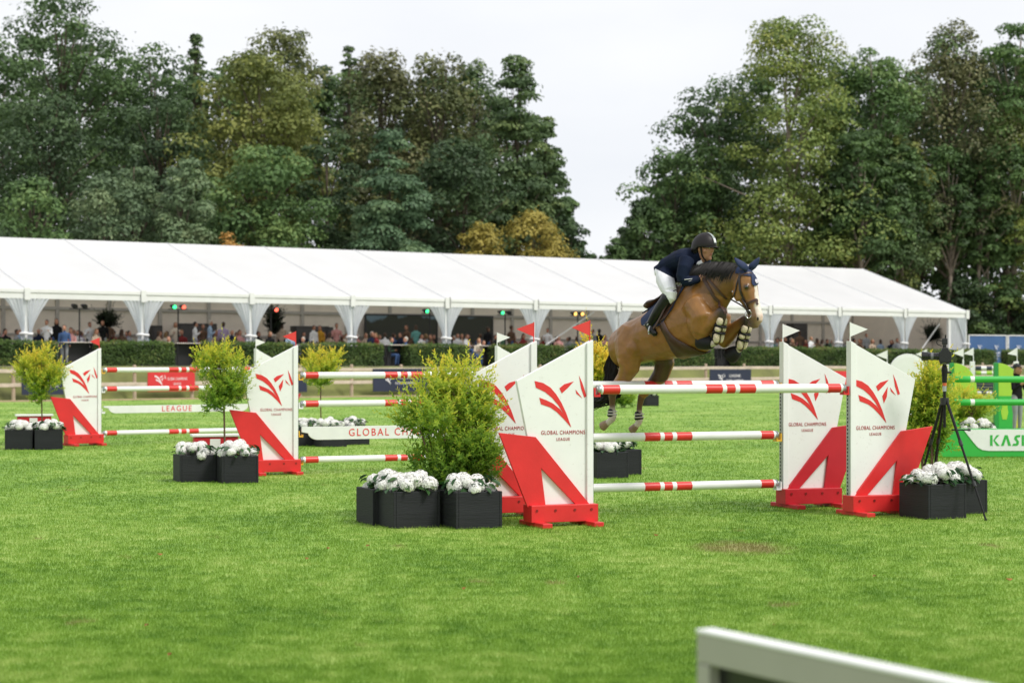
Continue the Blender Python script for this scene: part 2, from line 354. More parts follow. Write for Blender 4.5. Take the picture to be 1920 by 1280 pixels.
for i in range(i0, i1 + 1):
    u = i * BAY
    m_ = MB()
    for (ax, bx) in ((( -.02, 0.), (HW, 1.)), ((HW, 1.), (2*HW, 0.))):
        za = ev(u) + (RIDGE - ev(u)) * ax[1] + .012; zb = ev(u) + (RIDGE - ev(u)) * bx[1] + .012
        m_.bar(T(u, ax[0], za), T(u, bx[0], zb), .07, .03)
    tb(m_, 'roof_rib', mat('roof_rib', (.62, .63, .64), .5, .05))
    m_ = MB().box(-.11, .11, -.09, .09, terr(u), ev(u) - .18, M=Matrix.Translation(T(u, .12)) @ Matrix.Rotation(TA, 4, 'Z'))
    tb(m_, 'post', ALU, bevel=.01)
    m_ = MB().box(-.13, .13, -.03, .03, ev(u) - .5, ev(u) + .05, M=Matrix.Translation(T(u, -.14)) @ Matrix.Rotation(TA, 4, 'Z'))
    tb(m_, 'eave_bracket', ALU, bevel=.01)
    if i >= 4:
        m_ = MB().box(.135, .175, -.03, .03, ev(u) - .42, ev(u) + .07, M=Matrix.Translation(T(u, -.15)) @ Matrix.Rotation(TA, 4, 'Z'))
        tb(m_, 'strap', mat('grey_strap', (.16, .16, .15), .7))
    if i in range(-1, i1 + 1):              # pair of gathered curtains per post
        zt, ztie, zb = ev(u) - .42, terr(u) + 1.42, terr(u) + .03
        for sd in (-1, 1):
            if i == i1 and sd == 1: continue
            m_ = MB(); nu, nz = 26, 16; vs = []; ph = rnd.uniform(0, 6)
            wide = 1.05 if i < i1 else .95
            for b in range(nz + 1):
                z = zt + (zb - zt) * b / nz
                if z > ztie:
                    f = (z - ztie) / (zt - ztie); inn = .10 * (1 - f) + .02; outw = .22 + (wide - .22) * f ** 1.5
                else:
                    f = (ztie - z) / (ztie - zb); inn = .08; outw = .22 + .12 * f ** .6
                for a in range(nu + 1):
                    s = a / nu; uu = inn + (outw - inn) * s
                    amp = .05 + .02 * math.sin(s * 9 + ph)
                    vs.append(T(u + sd * uu, -.05 + amp * math.sin(s * 31 + ph) + rnd.uniform(-.004, .004), z))
            m_.add(vs, [(b*(nu+1)+a, b*(nu+1)+a+1, (b+1)*(nu+1)+a+1, (b+1)*(nu+1)+a) for b in range(nz) for a in range(nu)])
            tb(m_, 'curtain', SHEER, smooth=True, fix=False)
        m_ = MB().tube([T(u + .27 * math.cos(a), -.02 + .16 * math.sin(a), ztie + .02 * math.sin(2*a)) for a in np.linspace(0, 2*math.pi, 19)], .06, 8, flat=1.)
        tb(m_, 'curtain_tie', WHITE, smooth=True)
# gable ends: right end closed at its top, sheer curtain hung in the end bay
ue = i1 * BAY
m_ = MB().add([T(ue + .03, v, z) for v, z in ((0, EAVE - .2), (HW, RIDGE - .05), (2*HW, EAVE - .2))] + [T(ue + .06, v, z) for v, z in ((0, EAVE - .2), (HW, RIDGE - .05), (2*HW, EAVE - .2))],
              [(0, 1, 2), (5, 4, 3), (0, 3, 4, 1), (1, 4, 5, 2), (2, 5, 3, 0)])
tb(m_, 'gable', PVC)
m_ = MB().box(-.09, .09, -.09, .09, terr(ue), ev(ue) - .18, M=Matrix.Translation(T(ue - 1.45, .12)) @ Matrix.Rotation(TA, 4, 'Z')); tb(m_, 'post', ALU, bevel=.01)
m_ = MB(); vs = []; nu = 40
for b in range(2):
    for a in range(nu + 1): vs.append(T(ue - 1.4 + 1.3 * a / nu, .05 + .05 * math.sin(a * 1.3), (ev(ue) - .42, terr(ue) + .02)[b]))
m_.add(vs, [(a, a+1, nu+2+a, nu+1+a) for a in range(nu)]); tb(m_, 'curtain', SHEER, smooth=True, fix=False)
# inner back wall of fabric panels with sunken fields, rafters, floor skirting
VB = 9.6
for k in range(int((i1 - i0) * 2)):
    ua = i0 * BAY + k * BAY / 2; ub = ua + BAY / 2
    z0, z1 = terr(ua), 6.6
    q = MB().add([T(ua, VB + .1, z0), T(ub, VB + .1, z0), T(ub, VB + .1, z1), T(ua, VB + .1, z1)], [(0, 1, 2, 3)])
    pan = tb(q, 'wall_panel', WALLP)
    fr = MB()
    for (a, b, c, d) in ((ua, ua + .09, z0, z1), (ub - .09, ub, z0, z1), (ua + .09, ub - .09, z0 + 2.75, z0 + 2.9), (ua + .09, ub - .09, z0 + 1.5, z0 + 1.58)):
        vs = [T(x, y, z) for x in (a, b) for y in (VB, VB + .09) for z in (c, d)]
        fr.add(vs, [(0,1,3,2),(4,6,7,5),(0,4,5,1),(2,3,7,6),(1,5,7,3),(0,2,6,4)])
    fo = link('frame', fr.mesh('frame', mat('wall_frame', (.42, .39, .35), .6, .05)), pan); fo.location = (0, 0, 0)
m_ = MB().add([T(ue - .05, 0.3, terr(ue)), T(ue - .05, VB, terr(ue)), T(ue - .05, VB, 6.4), T(ue - .05, .3, 4.4)], [(0, 1, 2, 3)]); tb(m_, 'side_wall', WALLP)
FLOOR = .30                                 # the marquee stands on a raised deck
m_ = MB()
for k in range(i0, i1):
    a, b_ = k * BAY, (k + 1) * BAY; m_.add([T(u, v, terr(u) + z) for u in (a, b_) for v in (.3, VB) for z in (.005, FLOOR)], [(0,1,3,2),(4,6,7,5),(0,4,5,1),(2,3,7,6),(1,5,7,3),(0,2,6,4)]); tb(m_, 'floor', mat('marquee_floor', (.10, .09, .085), .8, .2))
for i in range(4, 8):
    if i in (5, 10): tb(MB().bar(T(i*BAY + .3, 1.2, terr(30) + .4), T((i+1)*BAY - .8, 1.0, ev(30) - .5), .05, .05), 'brace', ALU)
tb(MB().bar(T(10*BAY + 2.4, 1.2, terr(60) + .6), T(11*BAY - 1.3, 1.0, ev(60) - .8), .06, .06), 'brace', ALU)

# big printed landscape board and dark cabinets at the back wall
def at_tent(px, py, v): 
    u = tent_u(px, v); q = T(u, v); return u, EYE - (py - HOR) / FPX * q.y
bm_ = bpy.data.materials.new('landscape_print'); bm_.use_nodes = True; t = bm_.node_tree; b = t.nodes['Principled BSDF']
co = t.nodes.new('ShaderNodeTexCoord'); n_ = t.nodes.new('ShaderNodeTexNoise'); n_.inputs['Scale'].default_value = .55; n_.inputs['Detail'].default_value = 7
sx = t.nodes.new('ShaderNodeSeparateXYZ'); t.links.new(co.outputs['Object'], sx.inputs[0]); t.links.new(co.outputs['Object'], n_.inputs['Vector'])
ma = t.nodes.new('ShaderNodeMath'); ma.operation = 'MULTIPLY_ADD'; t.links.new(n_.outputs['Fac'], ma.inputs[0]); ma.inputs[1].default_value = -2.6; t.links.new(sx.outputs['Z'], ma.inputs[2])
r_ = t.nodes.new('ShaderNodeValToRGB'); e = r_.color_ramp.elements; e[0].position = .05; e[0].color = (.02, .022, .012, 1); e[1].position = .14; e[1].color = (.13, .20, .25, 1)
q = e.new(.9); q.color = (.20, .28, .34, 1); t.links.new(ma.outputs[0], r_.inputs[0]); t.links.new(r_.outputs[0], b.inputs['Base Color']); b.inputs['Roughness'].default_value = .4
for (pa, pb, ya, yb, lab) in ((686, 818, 591, 640, 'large landscape picture board inside the marquee behind the two men in jeans'), (846, 922, 594, 640, 'dark landscape picture board on the marquee wall between the green spotlights')):
    ua, zt = at_tent(pa, ya, 9.2); ub, zb = at_tent(pb, yb, 9.2)
    o = empty('picture_board', T((ua + ub) / 2, 9.2, zb), TA, lab, 'picture board')
    h, l = zt - zb, ub - ua
    MB().box(-l/2, l/2, -.03, .03, 0, h).build('board', bm_, o)
    f = MB(); f.box(-l/2-.08, -l/2, -.05, .04, -.08, h+.08); f.box(l/2, l/2+.08, -.05, .04, -.08, h+.08); f.box(-l/2, l/2, -.05, .04, h, h+.08); f.box(-l/2, l/2, -.05, .04, -.08, 0)
    f.build('frame', DARKM, o)
    lg = MB()
    for x in (-l/2+.2, l/2-.2): lg.box(x-.04, x+.04, -.02, .02, terr(20) + FLOOR - zb + .005, -.08)
    lg.build('stand', DARKM, o)
cabs = ((330, 402, 606, 'low black bar cabinet behind the man in the white shirt'), (549, 612, 611, 'dark back bar behind the person in mustard'), (600, 620, 613, 'small dark screen left of the landscape board'),
        (1480, 1508, 606, 'dark screen standing behind the crowd right of the horse'), (1665, 1690, 625, 'dark loudspeaker cabinet left of the last full curtain post'), (1708, 1722, 625, 'dark loudspeaker cabinet right of the last full curtain post'),
        (280, 300, 610, 'dark cabinet beside the second curtain post'))
for pa, pb, ya, lab in cabs:
    ua, zt = at_tent(pa, ya, 8.6); ub, _ = at_tent(pb, ya, 8.6); l = ub - ua; z0 = terr(ua) + FLOOR + .006
    o = empty('cabinet', T((ua+ub)/2, 8.6, z0), TA, lab, 'cabinet', 'dark cabinets in the marquee')
    MB().box(-l/2, l/2, -.3, .3, .08, zt - z0).build('body', BARD, o, bevel=.02)
    MB().box(-l/2+.05, l/2-.05, -.26, .26, 0, .075).build('plinth', DARKM, o)
    MB().box(-l/2+.08, l/2-.08, -.315, -.303, .3, zt - z0 - .1).build('front_panel', mat('cabinet_front', (.05, .045, .045), .35, .2, 4), o)

# ------------------------------------------------------------------ hedges
HEDGE = leaf_mat('hedge_leaf', [(0, (.045, .085, .024)), (.5, (.11, .185, .050)), (.85, (.19, .26, .07)), (1., (.32, .26, .10))], .35)
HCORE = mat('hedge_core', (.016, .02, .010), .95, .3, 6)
def kites(C, Nn, ln, wd, jit=.5):
    "one leaf per centre: kite folded along its midrib, as 4 vertices"
    n = len(C); t = unit(np.cross(Nn, NR.normal(size=(n, 3)))); b = np.cross(Nn, t)
    ln = np.broadcast_to(ln, (n,))[:, None]; wd = np.broadcast_to(wd, (n,))[:, None]
    V = np.empty((n, 4, 3)); V[:, 0] = C - t * ln * .5; V[:, 1] = C + b * wd * .5 + t * ln * .08 + Nn * wd * .18
    V[:, 2] = C + t * ln * .5; V[:, 3] = C - b * wd * .5 + t * ln * .08 + Nn * wd * .18
    return V.reshape(-1, 3), np.arange(n * 4).reshape(-1, 4)
def hedge(pa, pb, lab, v0=-2.85, th=.75, ht=1.04, dz=0.):
    ua, ub = tent_u(pa, v0), tent_u(pb, v0); l = ub - ua; zb = terr((ua+ub)/2) + dz
    o = empty('hedge', T((ua+ub)/2, v0 + th/2, zb), TA, lab, 'hedge', 'clipped hedges in front of the marquee')
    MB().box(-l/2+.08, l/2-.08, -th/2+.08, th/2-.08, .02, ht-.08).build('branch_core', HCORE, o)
    n = int(l * 900 + 500); f = NR.choice(4, n, p=[.62, .26, .06, .06]); x = NR.uniform(-l/2, l/2, n); z = NR.uniform(.02, ht, n); y = NR.uniform(-th/2, th/2, n)
    C = np.where((f == 0)[:, None], np.c_[x, -th/2 + 0*x, z], np.where((f == 1)[:, None], np.c_[x, y, ht + 0*x], np.c_[np.where(f == 2, -l/2, l/2), y, z]))
    Nn = np.where((f == 0)[:, None], [0, -1, 0], np.where((f == 1)[:, None], [0, 0, 1], np.c_[np.where(f == 2, -1, 1), 0*x, 0*x]))
    bump_ = .06 * np.sin(C[:, 0] * 3.1) * np.cos(C[:, 2] * 4.3 + C[:, 0]); C = C + Nn * (NR.normal(0, .045, n) + bump_ * .6)[:, None]
    Nn = unit(Nn + NR.normal(0, .65, (n, 3)))
    V, F = kites(C, Nn, NR.uniform(.07, .13, n), NR.uniform(.05, .08, n))
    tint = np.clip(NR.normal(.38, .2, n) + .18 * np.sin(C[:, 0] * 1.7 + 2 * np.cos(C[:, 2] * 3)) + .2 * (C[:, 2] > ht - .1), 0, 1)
    link('foliage', np_mesh('foliage', V, F, HEDGE, np.repeat(tint, 4)), o)
hedge(-60, 108, 'clipped hedge section at the left edge below the first curtain post')
hedge(188, 327, 'clipped hedge section between the far red-flagged wing and the black table')
hedge(386, 548, 'clipped hedge section behind the round yellow-green standard tree')
hedge(575, 719, 'clipped hedge section left of the two men in jeans')
hedge(768, 879, 'clipped hedge section right of the two men in jeans')
hedge(932, 1058, 'clipped hedge section behind the red-flagged wings of the oxer')
hedge(1078, 1250, 'clipped hedge section behind the tail of the horse')
hedge(1262, 1338, 'clipped hedge section below the belly of the horse')
hedge(1388, 1592, 'long clipped hedge section right of the black table below the hooves')
hedge(1604, 1792, 'long clipped hedge section behind the round white wings', ht=.98)
hedge(1806, 1868, 'short hedge section below the first blue banner', v0=-3.2, ht=1.0)
hedge(1891, 1990, 'short hedge section at the right edge below the second blue banner', v0=-3.2, ht=1.0)

# ------------------------------------------------------------------ wooden fence with banners
WOOD = mat('weathered_wood', (.42, .32, .24), .85, .22, 3, bump=.25, bscale=30, stretch=(1, 1, 6)); RAIL = mat('pale_rail', (.55, .47, .38), .8, .18, 3, bump=.2)
VF = -5.7; uf = tent_u(25, VF) - 2.7
fence = empty('wooden_fence', T(uf, VF, 0), label='low two-rail wooden fence running along the far side of the lawn', cat='fence')
nP = 27
for k in range(nP):
    u = uf + 2.7 * k; jh = rnd.uniform(-.03, .03); q = T(u, VF)
    m_ = MB().tube([q + Vector((0, 0, z)) for z in (-.05, .7, 1.36 + jh, 1.41 + jh)], [.085, .08, .078, .05], 12); tb(m_, 'post', WOOD, fence, smooth=False)
    if k < nP - 1:
        for z in (1.2, .62):
            m_ = MB().bar(T(u, VF - .1, z + rnd.uniform(-.02, .02)), T(u + 2.7, VF - .1, z + rnd.uniform(-.02, .02)), .05, .15); tb(m_, 'rail', RAIL, fence, bevel=.01)
NAVY = mat('navy_banner', (.016, .024, .055), .5, .12, 2); REDB = mat('red_banner', (.62, .03, .035), .5, .08, 2); PRINT = mat('white_print', (.8, .8, .82), .5, 0)
HORSE_MARK = [  # stylised horse: swooshes, neck, ear, face (units: 1 = mark width, origin at its centre)
 [(-.50,.365),(-.34,.33),(-.20,.25),(-.09,.13),(.01,-.02),(.10,-.20),(.195,-.45),(.07,-.245),(-.05,-.06),(-.17,.07),(-.30,.17),(-.475,.25)],
 [(-.41,.075),(-.28,.03),(-.15,-.03),(-.02,-.13),(.09,-.27),(.185,-.445),(.05,-.30),(-.08,-.18),(-.20,-.10),(-.38,-.04)],
 [(-.03,.235),(.06,.305),(.245,.355),(.13,.24),(.015,.145)],
 [(.225,.225),(.205,.04),(.14,-.085),(.105,.05)],
 [(.28,.21),(.405,.06),(.33,.115),(.295,.14)],
 [(.345,.455),(.41,.32),(.49,.09),(.445,.07),(.385,.23)]]
def mark(parent, m, loc, size, y=-.0, name='horse_emblem', parts=range(6), rz=0.):
    k = MB()
    for i in parts: k.prism([(x * size, z * size) for x, z in HORSE_MARK[i]], -.0012, .0012)
    o = k.build(name, m, parent); o.location = loc; return o
def fence_banner(pa, pb, z0, z1, m, lab, kind):
    ua, ub = tent_u(pa, VF), tent_u(pb, VF); l = ub - ua
    o = empty('fence_banner', T((ua+ub)/2, VF - .16, z0), TA, lab, 'banner', 'advertising banners on the fence')
    MB().box(-l/2, l/2, -.02, .02, 0, z1 - z0).build('cloth', m, o)
    h = z1 - z0
    if kind == 'red':
        mark(o, PRINT, (-l*.24, -.024, h*.55), .55)
        text('GLOBAL CHAMPIONS', .17, PRINT, o, (l*.12, -.023, h*.60), width=l*.42); text('LEAGUE', .14, PRINT, o, (l*.12, -.023, h*.36), width=l*.16)
    elif kind == 'navy':
        mark(o, PRINT, (-l*.22, -.024, h*.52), .5)
        text('LONGINES', .2, PRINT, o, (l*.10, -.023, h*.62), width=l*.28); text('GLOBAL CHAMPIONS', .15, PRINT, o, (l*.10, -.023, h*.36), width=l*.42)
    return o
fence_banner(38, 122, .22, 1.18, NAVY, 'navy banner on the fence behind the leftmost yellow tree', 'navy')
fence_banner(274, 362, .30, 1.18, REDB, 'red banner on the fence left of the round standard tree', 'red')
fence_banner(536, 572, .2, 1.0, NAVY, 'small navy banner behind the wing with the horse emblem', '')
fence_banner(696, 800, .18, 1.22, NAVY, 'dark navy banner on the fence below the two men in jeans', 'navy')
fence_banner(1327, 1404, .20, 1.12, NAVY, 'navy banner with white lettering on the fence below the front hooves', 'navy')
fence_banner(1550, 1592, .25, 1.0, REDB, 'dark red banner behind the rear white-flagged wing', '')
fence_banner(1765, 1802, .9, 1.35, mat('pale_board', (.55, .6, .6), .6), 'pale board on the fence behind the tripod camera', '')

# blue banner wall at the right end of the terrace
BLUE = mat('blue_banner', (.045, .115, .27), .55, .08, 1.5, bump=.15, bscale=2)
def blue_banner(pa, pb, lab):
    v = .4; ua, ub = tent_u(pa, v), tent_u(pb, v); l = ub - ua; z0 = terr(ua); h = 1.95
    o = empty('blue_banner', T((ua+ub)/2, v, z0), TA, lab, 'banner', 'blue banners beside the marquee')
    vs = []; nu = 16
    m_ = MB()
    for b in (0, 1):
        for a in range(nu + 1): vs.append((-l/2 + .06 + (l - .12) * a / nu, .03 * math.sin(a * .9) * (1 - b * .6), (.12, h)[b]))
    m_.add(vs, [(a, a+1, nu+2+a, nu+1+a) for a in range(nu)]); m_.build('cloth', BLUE, o, smooth=True, fix=False)
    f = MB(); f.box(-l/2-.02, -l/2+.05, -.04, .04, 0, h+.05); f.box(l/2-.05, l/2+.02, -.04, .04, 0, h+.05); f.box(-l/2+.05, l/2-.05, -.03, .03, h, h+.06); f.build('frame', ALU, o)
    for x in (-l*.22, l*.22):
        mark(o, PRINT, (x, -.06, h*.62), .42)
        text('LONGINES', .2, PRINT, o, (x, -.06, h*.44), width=.7); text('GLOBAL CHAMPIONS', .14, PRINT, o, (x, -.06, h*.34), width=.9); text('TOUR', .14, PRINT, o, (x, -.06, h*.25), width=.26)
blue_banner(1816, 1887, 'blue banner with white emblems right beside the end of the marquee')
blue_banner(1890, 1958, 'second blue banner at the right edge of the picture')
# ------------------------------------------------------------------ trees
BARK = mat('bark', (.10, .075, .055), .95, .35, 4, bump=.8, bscale=14, stretch=(1, 1, .25)); BARKP = mat('pale_bark', (.26, .21, .17), .9, .3, 4, bump=.5, bscale=14, stretch=(1, 1, .3))
def LM(n, a, b, c, tr=.3): return leaf_mat(n, [(0, a), (.5, b), (1., c)], tr)
LEAF = dict(
 dark=LM('dark_oak_leaf', (0.058, 0.099, 0.042), (0.090, 0.157, 0.055), (0.156, 0.251, 0.080)),
 deep=LM('deep_green_leaf', (0.048, 0.080, 0.039), (0.070, 0.119, 0.051), (0.108, 0.171, 0.068)),
 mid=LM('green_leaf', (0.074, 0.134, 0.049), (0.125, 0.216, 0.071), (0.227, 0.317, 0.103)),
 olive=LM('olive_leaf', (0.095, 0.120, 0.047), (0.163, 0.188, 0.068), (0.251, 0.255, 0.097)),
 gold=LM('yellowing_leaf', (0.133, 0.167, 0.047), (0.217, 0.246, 0.064), (0.326, 0.339, 0.093)),
 blue=LM('blue_green_leaf', (0.079, 0.141, 0.074), (0.136, 0.225, 0.114), (0.227, 0.317, 0.149)),
 grey=LM('grey_green_leaf', (0.110, 0.168, 0.090), (0.188, 0.267, 0.135), (0.289, 0.351, 0.174)),
 amber=LM('amber_leaf', (0.251, 0.213, 0.047), (0.385, 0.322, 0.072), (0.511, 0.423, 0.110)),
 orange=LM('orange_leaf', (0.444, 0.246, 0.068), (0.545, 0.305, 0.085), (0.629, 0.381, 0.127)),
 conif=LM('larch_needle', (0.070, 0.116, 0.052), (0.121, 0.188, 0.074), (0.211, 0.275, 0.098)),
 beech=LM('beech_leaf', (0.121, 0.172, 0.049), (0.219, 0.293, 0.074), (0.384, 0.403, 0.103)),
 brown=LM('brownish_leaf', (0.100, 0.112, 0.053), (0.167, 0.175, 0.078), (0.251, 0.242, 0.110)))
def tree(name, lab, px, top, half, Y, kind, leaf, n=13000, low=.12, base_py=None, bark=BARK, lean=0., ls=.30, seed=None, trunk_r=None, spots=None, grp='trees behind the marquee', cat='tree'):
    R_ = np.random.default_rng(seed if seed is not None else int(px * 7 + top + 9000)); zb = 1.25
    R = half / FPX * Y; back = T(tent_u(min(px + half * .4, 1830), 2 * HW), 2 * HW).y + R * .9 + 1.   # always clear of the marquee's back
    Y = max(Y, back); H = EYE + (HOR - top) / FPX * Y - zb; R = half / FPX * Y
    o = empty(name, ((px - 960) / FPX * Y, Y, zb), 0, lab, cat, grp)
    # crown envelope: radius as a function of relative height
    zs = np.linspace(low, 1, 40); s = (zs - low) / (1 - low)
    if kind == 'oak': env = np.sin(np.pi * np.clip(s * .80 + .14, 0, 1)) ** .6
    elif kind == 'beech': env = np.clip(1.1 * (1 - s * .93) ** .5, .05, 1) * np.clip(.55 + s * 2.2, 0, 1)
    elif kind == 'cone': env = np.clip((1 - s) ** .72, .05, 1) * np.clip(.6 + 3 * s, 0, 1)
    elif kind == 'bush': env = np.sqrt(np.clip(1 - (s * 1.0) ** 2.4, 0, 1)) * np.clip(.75 + s, 0, 1)
    else: env = np.clip(np.sin(np.pi * (s * .76 + .2)), 0, 1) ** .75
    nc = int(min(44 + 1.15 * R * H, 150)); n = int(n * 1.2); ls = ls * .96; R = R * (1.12 if kind != 'cone' else 1.05)
    sz = R_.uniform(0, 1, nc) ** .9; th = R_.uniform(0, 2 * np.pi, nc); er = np.interp(sz, s, env)
    lob = 1 + .20 * np.sin(th * 3 + sz * 6 + px) + .16 * np.sin(th * 5 - sz * 9 + px) + R_.normal(0, .10, nc)
    rr = R * er * lob * np.sqrt(R_.uniform(.12, 1, nc))
    cz = (low + (1 - low) * sz) * H; rc = np.clip(R_.uniform(.20, .42, nc) * R, .6, 2.9) * (.6 + .4 * er)
    if kind == 'cone': cz = cz - rr * .28
    C0 = np.c_[rr * np.cos(th) + lean * cz, rr * np.sin(th) * .9, np.maximum(cz - rc * .5, low * H * .8)]
    if top > 0: C0[:, 2] = np.minimum(C0[:, 2], H - rc * .45)
    w_ = rc ** 2; ci = R_.choice(nc, n, p=w_ / w_.sum())
    d = unit(R_.normal(size=(n, 3))); d[:, 2] = np.where((d[:, 2] < 0) & (R_.uniform(size=n) < .62), -d[:, 2], d[:, 2]); rad = R_.uniform(.4, 1.12, n) ** .5 * np.where(R_.uniform(size=n) < .07, R_.uniform(1.1, 1.5, n), 1)
    flat = {'oak': .62, 'beech': .38, 'cone': .34, 'bush': .8, 'birch': .8}.get(kind, .6)
    off = d * rad[:, None] * rc[ci][:, None]; off[:, 2] *= flat
    if kind in ('beech', 'cone', 'birch'): off[:, 2] -= (off[:, 0] ** 2 + off[:, 1] ** 2) * (.16 if kind != 'birch' else .4)
    C = C0[ci] + off
    Nn = unit(d * 1.1 + np.array([0, 0, .45]) + R_.normal(0, .38, (n, 3)))
    V, F = kites(C, Nn, R_.uniform(.75, 1.35, n) * ls, R_.uniform(.5, .85, n) * ls)
    ct = np.clip(R_.normal(.42, .22, nc) + .12 * np.sin(C0[:, 2] * .9 + C0[:, 0] * .6), 0, 1)
    tint = np.clip(ct[ci] + R_.normal(0, .13, n), 0, 1)
    mats_, mi = [LEAF[leaf]], None
    if spots:                                   # a share of clumps of another colour (turning leaves, seed plumes)
        sp = R_.uniform(size=nc) < spots[1]; mats_.append(LEAF[spots[0]]); mi = np.where(sp[ci], 1, 0)
    cr = link('crown', np_mesh('crown', V, F, mats_, np.repeat(tint, 4), mi), o)
    tr_ = trunk_r or max(.16, H * .014); tp = MB()
    k = 7; pts = [Vector((lean * H * .9 * q / k + R_.normal(0, .1) * (q > 0), R_.normal(0, .1) * (q > 0), H * .9 * q / k)) for q in range(k + 1)]
    tp.tube(pts, [tr_ * (1.35 if q == 0 else 1) * (1 - .86 * q / k) for q in range(k + 1)], 10)
    for j in R_.choice(nc, min(nc, 26), replace=False):
        e = Vector(C0[j]); zr = min(max(e.z * .72, H * .1), H * .8); f = zr / (H * .9) * k; a = int(f)
        s0 = pts[min(a, k - 1)].lerp(pts[min(a + 1, k)], f - a); md = s0.lerp(e, .5) + Vector((0, 0, (e - s0).length * .08))
        tp.tube([s0, md, e], [tr_ * .38 * (1 - zr / H * .6), tr_ * .22, tr_ * .06], 6)
    tp.build('trunk', bark, o, smooth=True)
    return o
# --- left wood, back to front
SKY_L = [(-40, 60), (60, 40), (140, 20), (215, 70), (280, 98), (345, 108), (410, 96), (470, 80), (540, 76), (600, 102), (660, 112), (720, 118), (780, 124), (835, 118), (890, 138), (940, 160), (990, 200), (1030, 262), (1062, 350)]
NAMES = ['leftmost', 'second', 'third', 'fourth', 'fifth', 'sixth', 'seventh', 'eighth', 'ninth', 'tenth', 'eleventh', 'twelfth', 'thirteenth', 'fourteenth', 'fifteenth', 'sixteenth', 'seventeenth', 'eighteenth', 'nineteenth']
for k, (px, top) in enumerate(SKY_L):
    tree('forest_tree', 'dark tree in the back row of the left wood, %s from its left end' % NAMES[k] if k else 'dark tree in the back row of the left wood, leftmost of its row', px, top + 16, 62 if px < 990 else 44, 160 + (k % 3) * 5, 'oak', ('deep', 'dark', 'mid', 'dark')[k % 4], 7000, ls=.40, low=.02)
tree('oak_tree', 'tall dark oak reaching the top edge at the left', 118, -6, 150, 142, 'oak', 'dark', 19000, ls=.3, low=.08)
tree('oak_tree', 'dark oak at the left edge with leafy top', -18, 66, 105, 136, 'oak', 'dark', 12000)
tree('oak_tree', 'green tree with open airy crown right of the tall oak', 292, 84, 105, 146, 'oak', 'dark', 13000)
tree('spruce_tree', 'thin spruce tip rising above the left wood', 368, 58, 44, 156, 'cone', 'conif', 4500, low=.35)
tree('oak_tree', 'olive-brown tree top behind the yellow-green crown', 516, 50, 92, 148, 'oak', 'olive', 12000)
tree('maple_tree', 'yellow-green tree standing out in the middle of the left wood', 484, 104, 118, 134, 'oak', 'gold', 13000, low=.42)
tree('maple_tree', 'rounded mid-green tree below the yellow-green crown', 496, 262, 112, 124, 'oak', 'mid', 13000, low=.06)
tree('birch_tree', 'brownish birch top between the spruce tips', 716, 96, 92, 144, 'birch', 'brown', 13000, low=.15, spots=('olive', .3))
tree('spruce_tree', 'dark pointed spruce tip at the top of the wood', 654, 80, 46, 154, 'cone', 'conif', 4500, low=.35)
tree('birch_tree', 'olive birch with feathery top left of the larch', 822, 98, 104, 142, 'birch', 'olive', 14000, low=.12, spots=('brown', .35))
tree('birch_tree', 'green birch between the olive birch and the larch', 886, 112, 70, 147, 'birch', 'conif', 8000, low=.15)
tree('larch_tree', 'tall dark larch with spiky tip at the right end of the left wood', 968, 96, 108, 138, 'cone', 'conif', 17000, low=.14, bark=BARK, trunk_r=.28)
tree('larch_tree', 'drooping larch leaning out over the right end of the wood', 1024, 215, 72, 140, 'cone', 'conif', 9000, low=.05)
tree('forest_tree', 'small dark tree tapering down to the marquee roof', 1064, 398, 46, 136, 'bush', 'deep', 5000, low=.02)
tree('pine_tree', 'broad blue-green conifer with rounded boughs before the wood', 732, 232, 118, 122, 'cone', 'blue', 17000, low=.04, ls=.28)
tree('forest_tree', 'dark green tree filling the gap under the birches', 870, 250, 100, 132, 'oak', 'deep', 11000, low=.04)
tree('forest_tree', 'dark green tree between the mid-green tree and the conifer', 612, 250, 70, 130, 'oak', 'deep', 8000, low=.04)
tree('forest_tree', 'dark green tree under the open airy crown', 300, 190, 100, 132, 'oak', 'deep', 11000, low=.04)
tree('forest_tree', 'dark green tree under the tall oak', 90, 180, 120, 130, 'oak', 'deep', 12000, low=.04)
tree('shrub_tree', 'light green bushy tree at the left edge over the roof', 62, 330, 96, 114, 'bush', 'mid', 9000, low=.02, ls=.26, cat='tree')
tree('shrub_tree', 'grey-green bushy tree with reddish seed plumes', 196, 322, 76, 116, 'bush', 'grey', 8000, low=.02, ls=.25)
tree('shrub_tree', 'pale grey-green bushy tree with upright top', 252, 272, 60, 119, 'bush', 'grey', 8000, low=.02, ls=.25)
tree('shrub_tree', 'pale grey-green bushy tree left of the mid-green tree', 342, 288, 68, 117, 'bush', 'grey', 9000, low=.02, ls=.25)
tree('maple_tree', 'small orange maple peeping over the marquee roof', 434, 430, 28, 112, 'bush', 'orange', 1500, low=.1, ls=.24)
tree('shrub_tree', 'golden bush left half over the marquee roof', 902, 415, 62, 113, 'bush', 'amber', 6000, low=.02, ls=.24)
tree('shrub_tree', 'golden bush right half with pointed tips over the roof', 1000, 396, 78, 114, 'bush', 'amber', 8000, low=.02, ls=.24)
